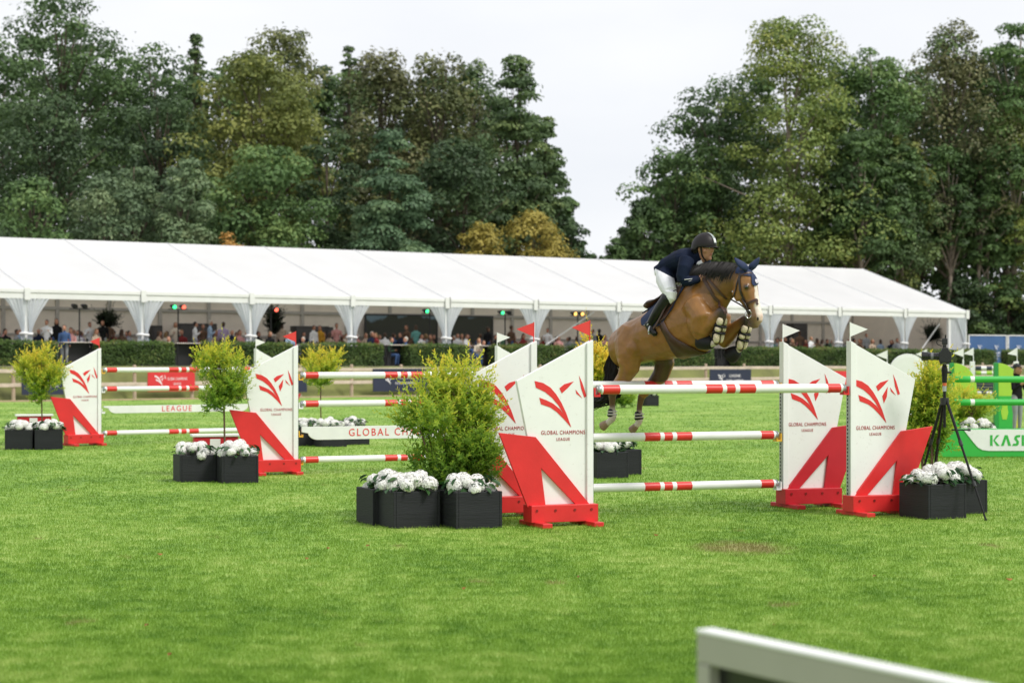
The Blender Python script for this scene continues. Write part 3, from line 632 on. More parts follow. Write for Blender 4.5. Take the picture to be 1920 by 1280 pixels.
# --- right wood
SKY_R = [(1185, 410), (1228, 330), (1268, 262), (1318, 180), (1370, 150), (1425, 100), (1540, 90), (1600, 125), (1655, 112), (1715, 112), (1770, 100), (1830, 95), (1885, 80), (1945, 80)]
for k, (px, top) in enumerate(SKY_R):
    tree('forest_tree', 'dark tree in the back row of the right wood, %s from its left end' % NAMES[k] if k else 'dark tree in the back row of the right wood, leftmost of its row', px, top + 16, 60 if px > 1300 else 40, 164 + (k % 3) * 5, 'oak', ('deep', 'dark', 'mid', 'dark')[k % 4], 7500, ls=.40, low=.02)
tree('beech_tree', 'tall yellow-green beech rising to the top above the rider', 1478, 26, 146, 150, 'beech', 'beech', 21000, low=.26, bark=BARKP, ls=.28, spots=('gold', .16))
tree('oak_tree', 'dark green oak left of the tall yellow-green beech', 1350, 140, 112, 154, 'oak', 'dark', 15000, low=.06)
tree('oak_tree', 'green oak sloping down at the left side of the right wood', 1268, 268, 84, 152, 'oak', 'mid', 10000, low=.04)
tree('oak_tree', 'small green tree lower down on the slope of the right wood', 1206, 372, 58, 150, 'bush', 'dark', 7000, low=.02)
tree('oak_tree', 'lowest tree at the left tip of the right wood', 1154, 448, 40, 148, 'bush', 'dark', 4000, low=.02)
tree('oak_tree', 'green tree behind the shoulder of the beech', 1640, 92, 84, 152, 'oak', 'mid', 12000, low=.42, bark=BARKP)
tree('oak_tree', 'dark green tree with layered boughs right of the beech', 1612, 240, 92, 146, 'beech', 'dark', 12000, low=.36, bark=BARKP)
tree('birch_tree', 'tall brownish birch with drooping boughs at the right', 1786, 42, 104, 144, 'birch', 'brown', 17000, low=.34, bark=BARKP, spots=('conif', .35))
tree('oak_tree', 'tall green tree at the right edge of the picture', 1902, 44, 66, 150, 'oak', 'mid', 11000, low=.3, bark=BARKP)
tree('birch_tree', 'slim tree with a turning leaf spray between beech and birch', 1690, 250, 60, 142, 'birch', 'conif', 7000, low=.36, bark=BARKP, spots=('gold', .12))
tree('beech_tree', 'bright beech with hanging boughs at the far right edge', 1932, 150, 88, 134, 'beech', 'beech', 16000, low=.05, bark=BARKP, ls=.26)
tree('beech_tree', 'low green beech boughs beside the end of the marquee', 1850, 400, 62, 138, 'beech', 'mid', 8000, low=.05, bark=BARKP, ls=.26)
for px, top, lab in ((1616, 250, 'slim tree with bare trunk behind the sloping roof end'), (1682, 270, 'slim tree with pale bare trunk right of the first slim one'), (1780, 270, 'slim tree with straight bare trunk above the marquee end'), (1836, 285, 'slim tree with thicker bare trunk right of the marquee end')):
    tree('slim_tree', lab, px, top, 44, 147, 'oak', 'dark', 4500, low=.52, bark=BARKP, trunk_r=.22, grp='slim bare-trunked trees in the right wood')
for px, top, lab in ((1836, 548, 'dark undergrowth bush right beside the marquee end'), (1890, 540, 'dark undergrowth bush above the first blue banner'), (1944, 545, 'dark undergrowth bush at the right edge above the banners'), (1790, 505, 'dark undergrowth bush rising over the low roof corner')):
    tree('undergrowth_bush', lab, px, top, 48, 152, 'bush', 'deep', 3500, low=.02, grp='undergrowth bushes of the right wood', cat='bush')
# ------------------------------------------------------------------ show jump wings, poles and planks
CUPY, CUPW, CUPR = YELLOW, WHITE, RED
HOLE = mat('track_hole', (.02, .02, .022), .8, 0)
FLAGS = {'red': mat('red_flag', (.66, .04, .035), .6, .05), 'white': mat('white_flag', (.78, .77, .76), .6, .03)}
def wing(lab, pos, yaw, side, red, flag, cups, scale=1., full=True, grp='white and red show jump wings'):
    "side -1: slopes down to the left of the pole end, +1: to the right. Local x runs along the pole line, the face looks to -y"
    o = empty('jump_wing', pos, yaw, lab, 'jump wing', grp); s = side
    X = lambda pts: [(s * u * scale, z * scale) for u, z in pts]
    MB().prism(X([(.07, .10), (.07, 1.915), (.86, 1.52), (.56, .10)]), -.02, .035).build('panel', WHITE, o, bevel=.004)
    MB().prism(X([(.0, .06), (.0, 1.95), (.07, 1.915), (.07, .06)]), -.05, .05).build('upright', WHITE, o, bevel=.004)
    # red A-shaped brace on the face
    MB().prism(X([(.75, .20), (1.07, .985), (.66, .935), (.03, .20), (.185, .20), (.60, .61), (.545, .20)]), -.055, -.022).build('brace', red, o, bevel=.003)
    MB().prism(X([(-.02, .045), (-.02, .225), (.74, .225), (.74, .045)]), -.135, .10).build('base_box', red, o, bevel=.006)
    for u in (.07, .65):
        MB().box(s*(u - .055)*scale, s*(u + .055)*scale, -.36, .30, 0, .05).build('foot', red, o, bevel=.006)
    bo = MB()
    for u in (.06, .25, .47, .68): bo.tube([(s*u, -.137, .17), (s*u, -.143, .17)], .014, 8)
    bo.build('bolts', mat('bolt', (.30, .03, .03), .35, 0, metal=.5), o)['kind'] = 'stuff'
    tk = MB().box(-s*.012, -s*.001, -.028, .028, .12, 1.42); tk.build('cup_track', STEEL, o)
    ho = MB()
    for k in range(30): ho.box(-s*.0135, -s*.0122, -.012, .012, .15 + k*.042, .172 + k*.042)
    ho.build('track_holes', HOLE, o)['kind'] = 'stuff'
    for z, cm in cups:
        c = MB(); c.box(-s*.085, -s*.0145, -.045, .045, z - .075, z - .056); c.box(-s*.03, -s*.0145, -.04, .04, z - .056, z + .02); c.box(-s*.085, -s*.075, -.045, .045, z - .056, z - .035)
        c.build('pole_cup', cm, o)
    # flag on a short rod
    fl = MB().tube([(s*.02, 0, 1.93), (s*.02, 0, 2.16)], .006, 6); r = fl.build('flag_rod', FLAGS[flag], o)
    fz = 2.155; wv = [(s*.02, 0, fz), (s*.02, 0, fz - .16), (s*.235, -.02, fz - .085 + .01)]
    fm = MB().add([(x, y - .002, z) for x, y, z in wv] + [(x, y + .002, z) for x, y, z in wv], [(0, 1, 2), (5, 4, 3), (0, 3, 4, 1), (1, 4, 5, 2), (2, 5, 3, 0)])
    fm.build('flag', FLAGS[flag], r)
    if full:
        mark(o, REDV, (s*.36 + (0 if s < 0 else .0), -.0225, 1.30), .60, parts=(range(6) if s > 0 or flag == 'white' else (0, 1, 2, 4, 5)) if lab.find('nearest red') >= 0 else range(6))
        text('GLOBAL CHAMPIONS', .06, DARKTXT, o, (s*.335, -.0228, .975), width=.50, spacing=1.15); text('LEAGUE', .045, DARKTXT, o, (s*.335, -.0228, .905), width=.15, spacing=1.25)
    return o
YJ = math.atan2(1.2, 2.97)
def ground_at(px, Y): return Vector(((px - 960) / FPX * Y, Y, 0))
C_FL, C_FR = ground_at(1109, 21.1), ground_at(1591, 22.25); C_BL, C_BR = ground_at(1004, 22.3), ground_at(1465, 23.4)
yaw_cf = math.atan2(C_FR.y - C_FL.y, C_FR.x - C_FL.x); yaw_cb = math.atan2(C_BR.y - C_BL.y, C_BR.x - C_BL.x)
B_L = ground_at(557, FPX*EYE/(888-669)); B_R = ground_at(930, B_L.y * 1.045); yaw_b = math.atan2(B_R.y - B_L.y, B_R.x - B_L.x)
A_L = ground_at(188, FPX*EYE/(834-669)); A_R = ground_at(478, A_L.y * 1.05); yaw_a = math.atan2(A_R.y - A_L.y, A_R.x - A_L.x)
def zat(py, Y): return EYE - (py - HOR) / FPX * Y
zC = [zat(722, 22.8), zat(818, 22.9), zat(911, 22.9)]; zF = zat(729, 21.6)
zB = [zat(703.5, B_L.y), zat(757, B_L.y), zat(810, B_L.y), zat(862, B_L.y)]; zA = [zat(693.5, A_L.y), zat(729, A_L.y), zat(768, A_L.y), zat(812, A_L.y)]
wing('nearest red-flagged wing with red brace at the left end of the oxer', C_FL, yaw_cf, -1, RED, 'red', [(zF, CUPR)])
wing('nearest white-flagged wing beside the tripod at the right end of the oxer', C_FR, yaw_cf, 1, RED, 'white', [(zF, CUPR)])
wing('red-flagged wing half hidden behind the nearest red-flagged wing and the bush', C_BL, yaw_cb, -1, RED, 'red', [(z, CUPY) for z in zC])
wing('white-flagged wing with shade-darkened red brace behind the pole end', C_BR, yaw_cb, 1, RED_SHADED, 'white', [(zC[0], CUPY), (zC[1], CUPY), (zC[2], CUPW)])
wing('red-flagged wing right behind the round standard tree and two planters', B_L, yaw_b, -1, RED, 'red', [(zB[0], CUPY), (zB[1], CUPW), (zB[2], CUPY), (zB[3], CUPY)])
wing('white-flagged wing mostly hidden behind the large leafy bush', B_R, yaw_b, 1, RED_SHADED, 'white', [(z, CUPY) for z in zB])
wing('farthest red-flagged wing beside the yellow tree at the left edge', A_L, yaw_a, -1, RED, 'red', [(zA[0], CUPY), (zA[1], CUPW), (zA[2], CUPW), (zA[3], CUPW)])
wing('white-flagged wing peeping out behind the wing with the standard tree', A_R, yaw_a, 1, RED_SHADED, 'white', [(z, CUPY) for z in zA])
STRIPES = [(0, .012, 2), (.012, .02, 0), (.02, .085, 1), (.085, .425, 0), (.425, .49, 1), (.49, .507, 0), (.507, .542, 1), (.542, .560, 0), (.560, .625, 1), (.625, .925, 0), (.925, .98, 1), (.98, .988, 0), (.988, 1, 2)]
POLEW = mat('pole_white', (.78, .78, .76), .38, .05, 4, dirt=.2); POLER = mat('pole_red', (.66, .03, .025), .38, .08, 6)
def pole(lab, a, b, stripes=STRIPES, mats=None, r=.05, name='jump_pole', grp='red and white striped jump poles'):
    a, b = Vector(a), Vector(b); d = (b - a); ln = d.length; d.normalize()
    o = empty(name, (a + b) / 2, math.atan2(d.y, d.x), lab, 'jump pole', grp); pit = math.asin(d.z)
    mats = mats or [POLEW, POLER, STEEL]; m_ = MB(); n = 20
    for (f0, f1, mi) in stripes:
        x0, x1 = (f0 - .5) * ln, (f1 - .5) * ln; k = len(m_.v); rr = r * (.94 if mi == 2 else 1)
        for x in (x0, x1):
            for j in range(n): m_.v.append((x * math.cos(pit), math.cos(2*math.pi*j/n) * rr, math.sin(2*math.pi*j/n) * rr + x * math.sin(pit)))
        for j in range(n): m_.f.append((k + j, k + (j+1) % n, k + n + (j+1) % n, k + n + j)); m_.m.append(mi)
        if f0 == 0: m_.f.append(tuple(k + j for j in range(n - 1, -1, -1))); m_.m.append(mi)
        if f1 == 1: m_.f.append(tuple(k + n + j for j in range(n))); m_.m.append(mi)
    me = m_.mesh('shaft', mats, fix=True); me.polygons.foreach_set('use_smooth', [len(p.vertices) == 4 for p in me.polygons]); link('shaft', me, o)
    for x in (-ln/2, ln/2):
        sgn = 1 if x > 0 else -1
        link('end_cap', MB().tube([(x + sgn*.001, 0, x * math.sin(pit)), (x + sgn*.008, 0, x * math.sin(pit))], r * .8, 14).mesh('end_cap', STEEL), o)
    return o
def between(a, b, z, g=.06):
    d = (b - a).normalized(); return (a + d * g) + Vector((0, 0, z)), (b - d * g) + Vector((0, 0, z))
pole('nearest pole, top of the oxer in front of the horse', *between(C_FL, C_FR, zF))
for z, nm in zip(zC, ('top pole of the rear oxer element just above the nearest pole', 'middle pole of the oxer below the hind hooves', 'lowest pole of the oxer close above the grass')):
    pole(nm, *between(C_BL, C_BR, z))
for k, nm in ((0, 'top pole of the middle jump left of the bush'), (1, 'second pole of the middle jump above the lettered plank'), (3, 'lowest pole of the middle jump beneath the lettered plank')):
    pole(nm, *between(B_L, B_R, zB[k]))
for k, nm in ((0, 'top pole of the leftmost jump at fence height'), (1, 'second pole of the leftmost jump across the red banner'), (3, 'lowest pole of the leftmost jump beneath its plank')):
    pole(nm, *between(A_L, A_R, zA[k]))
PLANKM = mat('plank_white', (.76, .76, .74), .5, .06, 5)
def plank(lab, a, b, z, words, h, xoff, wid):
    a, b = between(a, b, z, .07); d = b - a; ln = d.length; c = (a + b) / 2
    o = empty('jump_plank', c, math.atan2(d.y, d.x), lab, 'jump plank', 'lettered jump planks')
    t_ = h / 2; x = ln / 2
    arc = lambda sg: [(sg*(x - .13 - .17*(1 - math.cos(q))), -t_ + .10*(1 - math.sin(q))) for q in np.linspace(math.pi/2, 0, 6)]
    poly = [(-x, t_), (x, t_), (x, -t_ + .12)] + [(x - .10 - .16 * (1 - math.cos(q)), -t_ + .12 * (1 - math.sin(q))) for q in np.linspace(.15, math.pi/2, 6)] + \
           [(-x + .10 + .16 * (1 - math.cos(q)), -t_ + .12 * (1 - math.sin(q))) for q in np.linspace(math.pi/2, .15, 6)] + [(-x, -t_ + .12)]
    MB().prism(poly, -.018, .018).build('board', PLANKM, o, bevel=.003)
    text(words, .16, REDV, o, (xoff, -.021, .0), width=wid, spacing=1.3)
plank('white plank lettered across the middle jump beside the large bush', B_L, B_R, zB[2] - .02, 'GLOBAL CHAMPIONS', .20, .05, 1.75)
plank('white plank with the single word on the leftmost jump', A_L, A_R, zA[2], 'LEAGUE', .15, -.07, .66)
# short red and white blocks lying on the grass behind the planters
for px, py, Y, lab in ((64, 783, 41, 'red and white block on the grass behind the leftmost planters'), (404, 822, 31, 'red and white block on the grass behind the planters with the standard tree')):
    q = P(px, py, Y); o = empty('cavaletti_block', (q.x, Y, 0), .3, lab, 'block', 'red and white blocks'); z = q.z
    MB().box(-.34, .34, -.1, .1, 0, z + .03).build('body', RED_SHADED, o, bevel=.01)
    MB().box(-.38, .38, -.12, .12, z + .032, z + .075).build('top', WHITE, o, bevel=.01)
    MB().box(-.10, .06, -.104, -.101, .05, z).build('stripe', WHITE, o)

# ------------------------------------------------------------------ planters, hydrangeas, shrubs
POT = mat('charcoal_planter', (.020, .021, .024), .62, .25, 7, bump=.35, bscale=26, stretch=(.35, .35, 4), spec=.25, dirt=.12, dcol=(.10, .095, .085, 1)); SOIL = mat('potting_soil', (.03, .02, .014), .95, .4, 30, bump=.6)
PETAL = mat('white_petal', (.94, .93, .90), .6, .03, 30, trans=.25); HLEAF = leaf_mat('hydrangea_leaf', [(0, (.012, .045, .016)), (.5, (.028, .085, .025)), (1, (.075, .15, .04))], .2, .4)
STEM = mat('green_stem', (.05, .09, .03), .7)
def planter(c, yaw, lab, wd=.52, ht=.38):
    o = empty('planter', c, yaw, lab, 'planter', 'charcoal planter boxes'); h = wd / 2; t_ = .03
    for k in range(4):
        M = Matrix.Rotation(k * math.pi / 2, 4, 'Z')
        MB().box(-h + (.0 if k % 2 else t_), h - (.0 if k % 2 else t_), -h, -h + t_, 0, ht, M=M).build('side', POT, o, bevel=.006)
    MB().box(-h + t_ + .002, h - t_ - .002, -h + t_ + .002, h - t_ - .002, .02, ht - .05).build('soil', SOIL, o)
    return o
def flower_mesh(seed):
    R_ = np.random.default_rng(seed); n = 240; i = np.arange(n) + .5; ph = np.arccos(1 - 1.7 * i / n); th = np.pi * (1 + 5 ** .5) * i
    D = np.c_[np.cos(th) * np.sin(ph), np.sin(th) * np.sin(ph), np.cos(ph)]; D = unit(D + R_.normal(0, .08, D.shape)); C = D * R_.uniform(.070, .088, n)[:, None] * np.array([1, 1, .88])
    t = unit(np.cross(D, R_.normal(size=(n, 3)))); b = np.cross(D, t); Vs = []; Fs = []
    for k in range(4):
        a = k * np.pi / 2; e1 = t * np.cos(a) + b * np.sin(a); e2 = -t * np.sin(a) + b * np.cos(a); r = .0130
        Vs.append(np.stack([C, C + e1*r*.6 + e2*r*.55 + D*.003, C + e1*r*1.15 + D*.002, C + e1*r*.6 - e2*r*.55 + D*.003], 1))
    V = np.concatenate(Vs).reshape(-1, 3); F = np.arange(len(V)).reshape(-1, 4)
    core = MB().ball((0, 0, 0), .066, 12, sc3=(1, 1, .88)); cf = np.array([list(f) + [f[-1]] * (4 - len(f)) for f in core.f if len(f) == 4]) + len(V)
    V = np.vstack([V, np.array(core.v)]); F = np.vstack([F, cf]); return np_mesh('flower_head', V, F, PETAL)
FH = [flower_mesh(k) for k in range(5)]
def big_leaves(n, R_, rad, zc, up=.25, ln=.11):
    a = R_.uniform(0, 6.283, n); rr = rad * np.sqrt(R_.uniform(.2, 1.1, n)); C = np.c_[np.cos(a) * rr, np.sin(a) * rr, zc + R_.uniform(-.07, .07, n)]
    out = np.c_[np.cos(a), np.sin(a), R_.uniform(-.6, .4, n)]; Nn = unit(np.c_[np.cos(a) * .4, np.sin(a) * .4, np.ones(n)] + R_.normal(0, .35, (n, 3)))
    t = unit(out - Nn * (out * Nn).sum(1, keepdims=True)); b = np.cross(Nn, t); l = R_.uniform(.75, 1.25, n)[:, None] * ln; w_ = l * .58
    pts = [(-.5, 0, 0), (-.2, .42, .08), (.2, .40, .08), (.5, 0, -.1), (.2, -.40, .08), (-.2, -.42, .08)]
    V = np.stack([C + t * l * p + b * w_ * q + Nn * l * r for p, q, r in pts], 1); F = np.arange(n * 6).reshape(-1, 6)
    F4 = np.concatenate([F[:, [0, 1, 2, 3]], F[:, [0, 3, 4, 5]]]); return V.reshape(-1, 3), F4, np.repeat(np.clip(R_.normal(.45, .25, n), 0, 1), 6)
def hydrangea(c, lab, zt=.36, nh=8, spread=.24, seed=0):
    nh += 4
    R_ = np.random.default_rng(seed + 50); o = empty('hydrangea', (c[0], c[1], zt - .03), R_.uniform(0, 6), lab, 'flowers', 'white hydrangeas in planters')
    V, F, ti = big_leaves(60, R_, spread * 1.15, .11); link('leaves', np_mesh('leaves', V, F, HLEAF, ti), o)
    st = MB()
    for k in range(nh):
        a = k * 2.4 + R_.uniform(-.3, .3); r = spread * math.sqrt((k + .3) / nh); x, y = math.cos(a) * r, math.sin(a) * r; z = .17 - .10 * (r / spread) ** 2 + R_.uniform(-.035, .04); sc_ = R_.uniform(.72, 1.15)
        f = link('flower_head', FH[int(R_.integers(5))], o); f.location = (x, y, z); f.rotation_euler = (-y * 2, x * 2, R_.uniform(0, 6)); f.scale = (sc_,) * 3
        st.tube([(x * .4, y * .4, -.06), (x, y, z - .02)], .006, 5)
    st.build('stems', STEM, o)
def row(boxes, yaw, labs, flabs, seeds):
    out_ = []
    for (px, py), lb, fb, sd in zip(boxes, labs, flabs, seeds):
        c = G(px, py); pl = planter(c, yaw, lb); out_.append(c)
        if fb: hydrangea(c, fb, seed=sd)
    return out_
y24 = math.radians(24)
def ctr(px, py, yaw=y24):           # bottom corner nearest the camera -> centre of a 0.5 m box
    q = G(px, py); return q + Vector((math.cos(yaw) * .25 - math.sin(yaw) * .25, math.sin(yaw) * .25 + math.cos(yaw) * .25, 0))
def box_at(px, py, yaw, lab, fl, seed, nh=8, spread=.24):
    c = ctr(px, py, yaw); planter(c, yaw, lab)
    if fl: hydrangea(c, fl, seed=seed, nh=nh, spread=spread)
    return c
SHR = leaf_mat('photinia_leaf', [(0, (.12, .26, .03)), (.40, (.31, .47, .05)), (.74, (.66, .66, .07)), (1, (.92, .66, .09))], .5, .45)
TWIG = mat('twig', (.13, .075, .045), .85, .2, 20)
def shrub(name, lab, base, zc, rz, rxy, n_sh, stem_to, tint_b=.25, leafl=.05, seed=0, stems=1, shape='ball', grp='yellow-green shrubs by the jumps', lop=(0, 0)):
    R_ = np.random.default_rng(seed + 900); o = empty(name, base, 0, lab, 'shrub', grp); n_sh = int(n_sh * 1.4); leafl = leafl * 1.22
    # the crown is a handful of leafy plumes of unequal size
    nl_ = 11 if stems == 1 else 15; ld = unit(R_.normal(size=(nl_, 3))); lr = R_.uniform(.40, .82, nl_); LC = ld * lr[:, None]; LC[:, 2] = np.where(LC[:, 2] < -.9, -.7, LC[:, 2])
    LC[:, :2] -= LC[:, :2].mean(0); LR = R_.uniform(.24, .46, nl_); up_ = 1 + .75 * np.clip(LC[:, 2] + .1, 0, 1) * R_.uniform(.2, 1, nl_)
    if stems > 5: LC[:4] = [(.45, 0, -.85), (-.45, .1, -.8), (0, -.5, -.85), (.1, .5, -.8)]; LR[:4] = .42; up_[:4] = 1.1
    if shape == 'peak': LC[0] = (0, 0, .75); LR[0] = .34; up_[0] = 1.5
    li = R_.choice(nl_, n_sh, p=LR ** 2 / (LR ** 2).sum()); d = unit(R_.normal(size=(n_sh, 3))); rad = R_.uniform(.1, 1, n_sh) ** .5
    S = LC[li] + d * (rad * LR[li])[:, None] * np.stack([np.ones(n_sh), np.ones(n_sh), up_[li]], 1)
    S = S * np.array([rxy, rxy, rz]); S[:, 2] = np.maximum(S[:, 2], -rz * 1.2)
    if shape == 'vase': k = .86 + .14 * np.clip((S[:, 2] / rz + 1) / 1.2, 0, 1); S[:, 0] *= k; S[:, 1] *= k
    S += np.array([lop[0], lop[1], zc])
    g = unit(d * np.array([1, 1, .5]) * .8 + np.array([0, 0, .75]) + R_.normal(0, .3, (n_sh, 3))); L_ = R_.uniform(.7, 1.5, n_sh) * leafl * 2.6
    long_ = R_.uniform(size=n_sh) < .06; L_ = np.where(long_, L_ * 2.0, L_)
    nl = 13; Cs, Ns, Ti, Ls, Ts = [], [], [], [], []
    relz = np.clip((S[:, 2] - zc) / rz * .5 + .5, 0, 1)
    for j in range(nl):
        f = (j + .5) / nl; ang = j * 2.4; p1 = unit(np.cross(g, np.array([.3, .2, 1.]))); p2 = np.cross(g, p1)
        sd = p1 * np.cos(ang) + p2 * np.sin(ang); dirl = unit(sd * (1 - .55 * f) + g * (.35 + .6 * f)); sz = leafl * (1.1 - .45 * f)
        C = S + g * (f * L_)[:, None] + dirl * sz * .45; Nn = unit(np.cross(dirl, np.cross(g, dirl)) + R_.normal(0, .25, (n_sh, 3)))
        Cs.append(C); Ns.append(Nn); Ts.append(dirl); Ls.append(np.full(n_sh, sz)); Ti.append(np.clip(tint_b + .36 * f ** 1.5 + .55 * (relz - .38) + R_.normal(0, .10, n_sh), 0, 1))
    C = np.concatenate(Cs); Nn = np.concatenate(Ns); t = np.concatenate(Ts); l = np.concatenate(Ls)[:, None] * R_.uniform(.8, 1.25, (len(C), 1)); b = unit(np.cross(Nn, t)); Nn = np.cross(t, b)
    V = np.stack([C - t*l*.5, C + b*l*.21 + Nn*l*.07, C + t*l*.5 - Nn*l*.06, C - b*l*.21 + Nn*l*.07], 1).reshape(-1, 3)
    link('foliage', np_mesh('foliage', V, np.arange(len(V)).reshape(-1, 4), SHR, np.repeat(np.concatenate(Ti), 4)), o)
    tw = MB()
    if stems == 1:
        tw.tube([(0, 0, -.02), (.01, 0, stem_to * .5), (0, .01, stem_to), (lop[0] * .5, lop[1] * .5, zc)], [.016, .014, .013, .008], 8); roots = [Vector((0, 0, stem_to + (zc - stem_to) * .5 * q)) for q in (0, .5, 1)]
    else:
        roots = []
        for k in range(stems):
            a = 2.4 * k; r = .04 + .02 * k; e = Vector((math.cos(a) * rxy * .45, math.sin(a) * rxy * .45, zc - rz * .1)); q0 = Vector((math.cos(a) * .05, math.sin(a) * .05, -.02)); q1 = q0.lerp(e, .5) + Vector((0, 0, .04))
            tw.tube([q0, q1, e], [.014, .012, .006], 7); roots += [q1, e]
    for k in R_.choice(n_sh, min(n_sh, 90), replace=False):
        e = Vector(S[k] + g[k] * L_[k] * .6); s0 = min(roots, key=lambda q: (q - e).length); tw.tube([s0, s0.lerp(e, .55) + Vector((0, 0, .02)), e], [.006, .004, .0015], 5)
    tw.build('stem', TWIG, o, smooth=True)
    return o
# group by the nearest wing: three boxes and the large bush
box_at(739, 991, y24, 'middle box of the three planters below the large bush', 'white hydrangea below the large bush, middle of three', 1, 10, .27)
box_at(856, 992, y24, 'right box of the three planters, touching the nearest wing', 'white hydrangea beside the nearest red-flagged wing, right of three', 2, 9, .25)
box_at(700, 985, y24, 'left box of the three planters below the large bush', 'white hydrangea below the large bush, left of three', 3, 6, .22)
c = G(832, 972); planter(c, y24, 'planter hidden behind the flowers that holds the large bush')
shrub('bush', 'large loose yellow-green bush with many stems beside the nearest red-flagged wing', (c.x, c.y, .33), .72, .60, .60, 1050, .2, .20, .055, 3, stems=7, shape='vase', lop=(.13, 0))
# by the middle wing
yb = math.radians(18)
box_at(338, 904, math.radians(20), 'left planter of the pair below the round standard tree', 'white hydrangea left of the standard tree stem', 4, 9, .26)
c = box_at(417, 906, yb, 'right planter of the pair, with the standard tree behind its flowers', 'white hydrangea between the standard tree and the wing', 5, 10, .27)
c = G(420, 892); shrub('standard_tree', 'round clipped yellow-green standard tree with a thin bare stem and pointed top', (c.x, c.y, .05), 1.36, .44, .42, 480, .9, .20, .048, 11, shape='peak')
# leftmost
box_at(10, 843, math.radians(5), 'planter cut by the left edge of the picture', 'white hydrangea at the left edge of the picture', 6, 9, .27)
box_at(66, 843, math.radians(12), 'planter between the left edge box and the farthest red-flagged wing', 'white hydrangea before the farthest red-flagged wing', 7, 9, .27)
c = G(78, 836); shrub('standard_tree', 'golden-topped standard tree in front of the farthest red-flagged wing', (c.x, c.y, .05), 1.44, .60, .46, 480, .8, .42, .052, 5, shape='ball', lop=(.0, 0))
# behind the middle jump
box_at(604, 838, y24, 'far planter under the lettered plank of the middle jump', 'white hydrangea under the golden standard tree, right', 8, 8, .26)
box_at(562, 836, y24, 'far planter just right of the middle red-flagged wing', 'white hydrangea just right of the middle red-flagged wing', 9, 8, .26)
box_at(648, 834, y24, 'far planter at the right end of the row under the plank', 'white hydrangea at the right end of the row under the plank', 10, 6, .22)
c = G(601, 830); shrub('standard_tree', 'golden standard tree seen through the poles of the middle jump', (c.x, c.y, .05), 1.50, .44, .42, 420, .8, .44, .052, 8, lop=(.03, 0))
# behind the oxer's left wing, under the horse
box_at(1120, 897, y24, 'planter partly hidden behind the nearest red-flagged wing, below the pole', 'white hydrangea below the middle pole, left', 11, 7, .24)
box_at(1146, 891, y24, 'right planter below the middle pole and the hind hooves', 'white hydrangea below the hind hooves, right', 12, 7, .24)
c = G(1112, 880); shrub('standard_tree', 'golden shrub right behind the nearest red-flagged wing by the tail', (c.x, c.y, .05), 1.55, .55, .30, 320, .9, .58, .055, 9)
# beside the tripod
box_at(1741, 974, math.radians(26), 'planter between the legs of the tripod', 'white hydrangea between the tripod legs, left', 13, 10, .27)
box_at(1783, 965, math.radians(26), 'planter behind the right leg of the tripod', 'white hydrangea behind the right tripod leg', 14, 10, .27)
c = G(1742, 945); shrub('bush', 'tall yellow-green bush behind the tripod and the nearest white-flagged wing', (c.x, c.y, .05), 1.00, .64, .31, 560, .3, .24, .052, 21, stems=5, shape='vase')
# far planter seen under the horse
box_at(1212, 761, y24, 'far single planter seen under the horse near the fence', 'white hydrangea in the far single planter under the horse', 15, 7, .26)
c = G(1168, 764); shrub('bush', 'low far bush beside the single planter under the horse', (c.x, c.y, 0), .3, .32, .5, 160, .1, .1, .09, 31, stems=4)
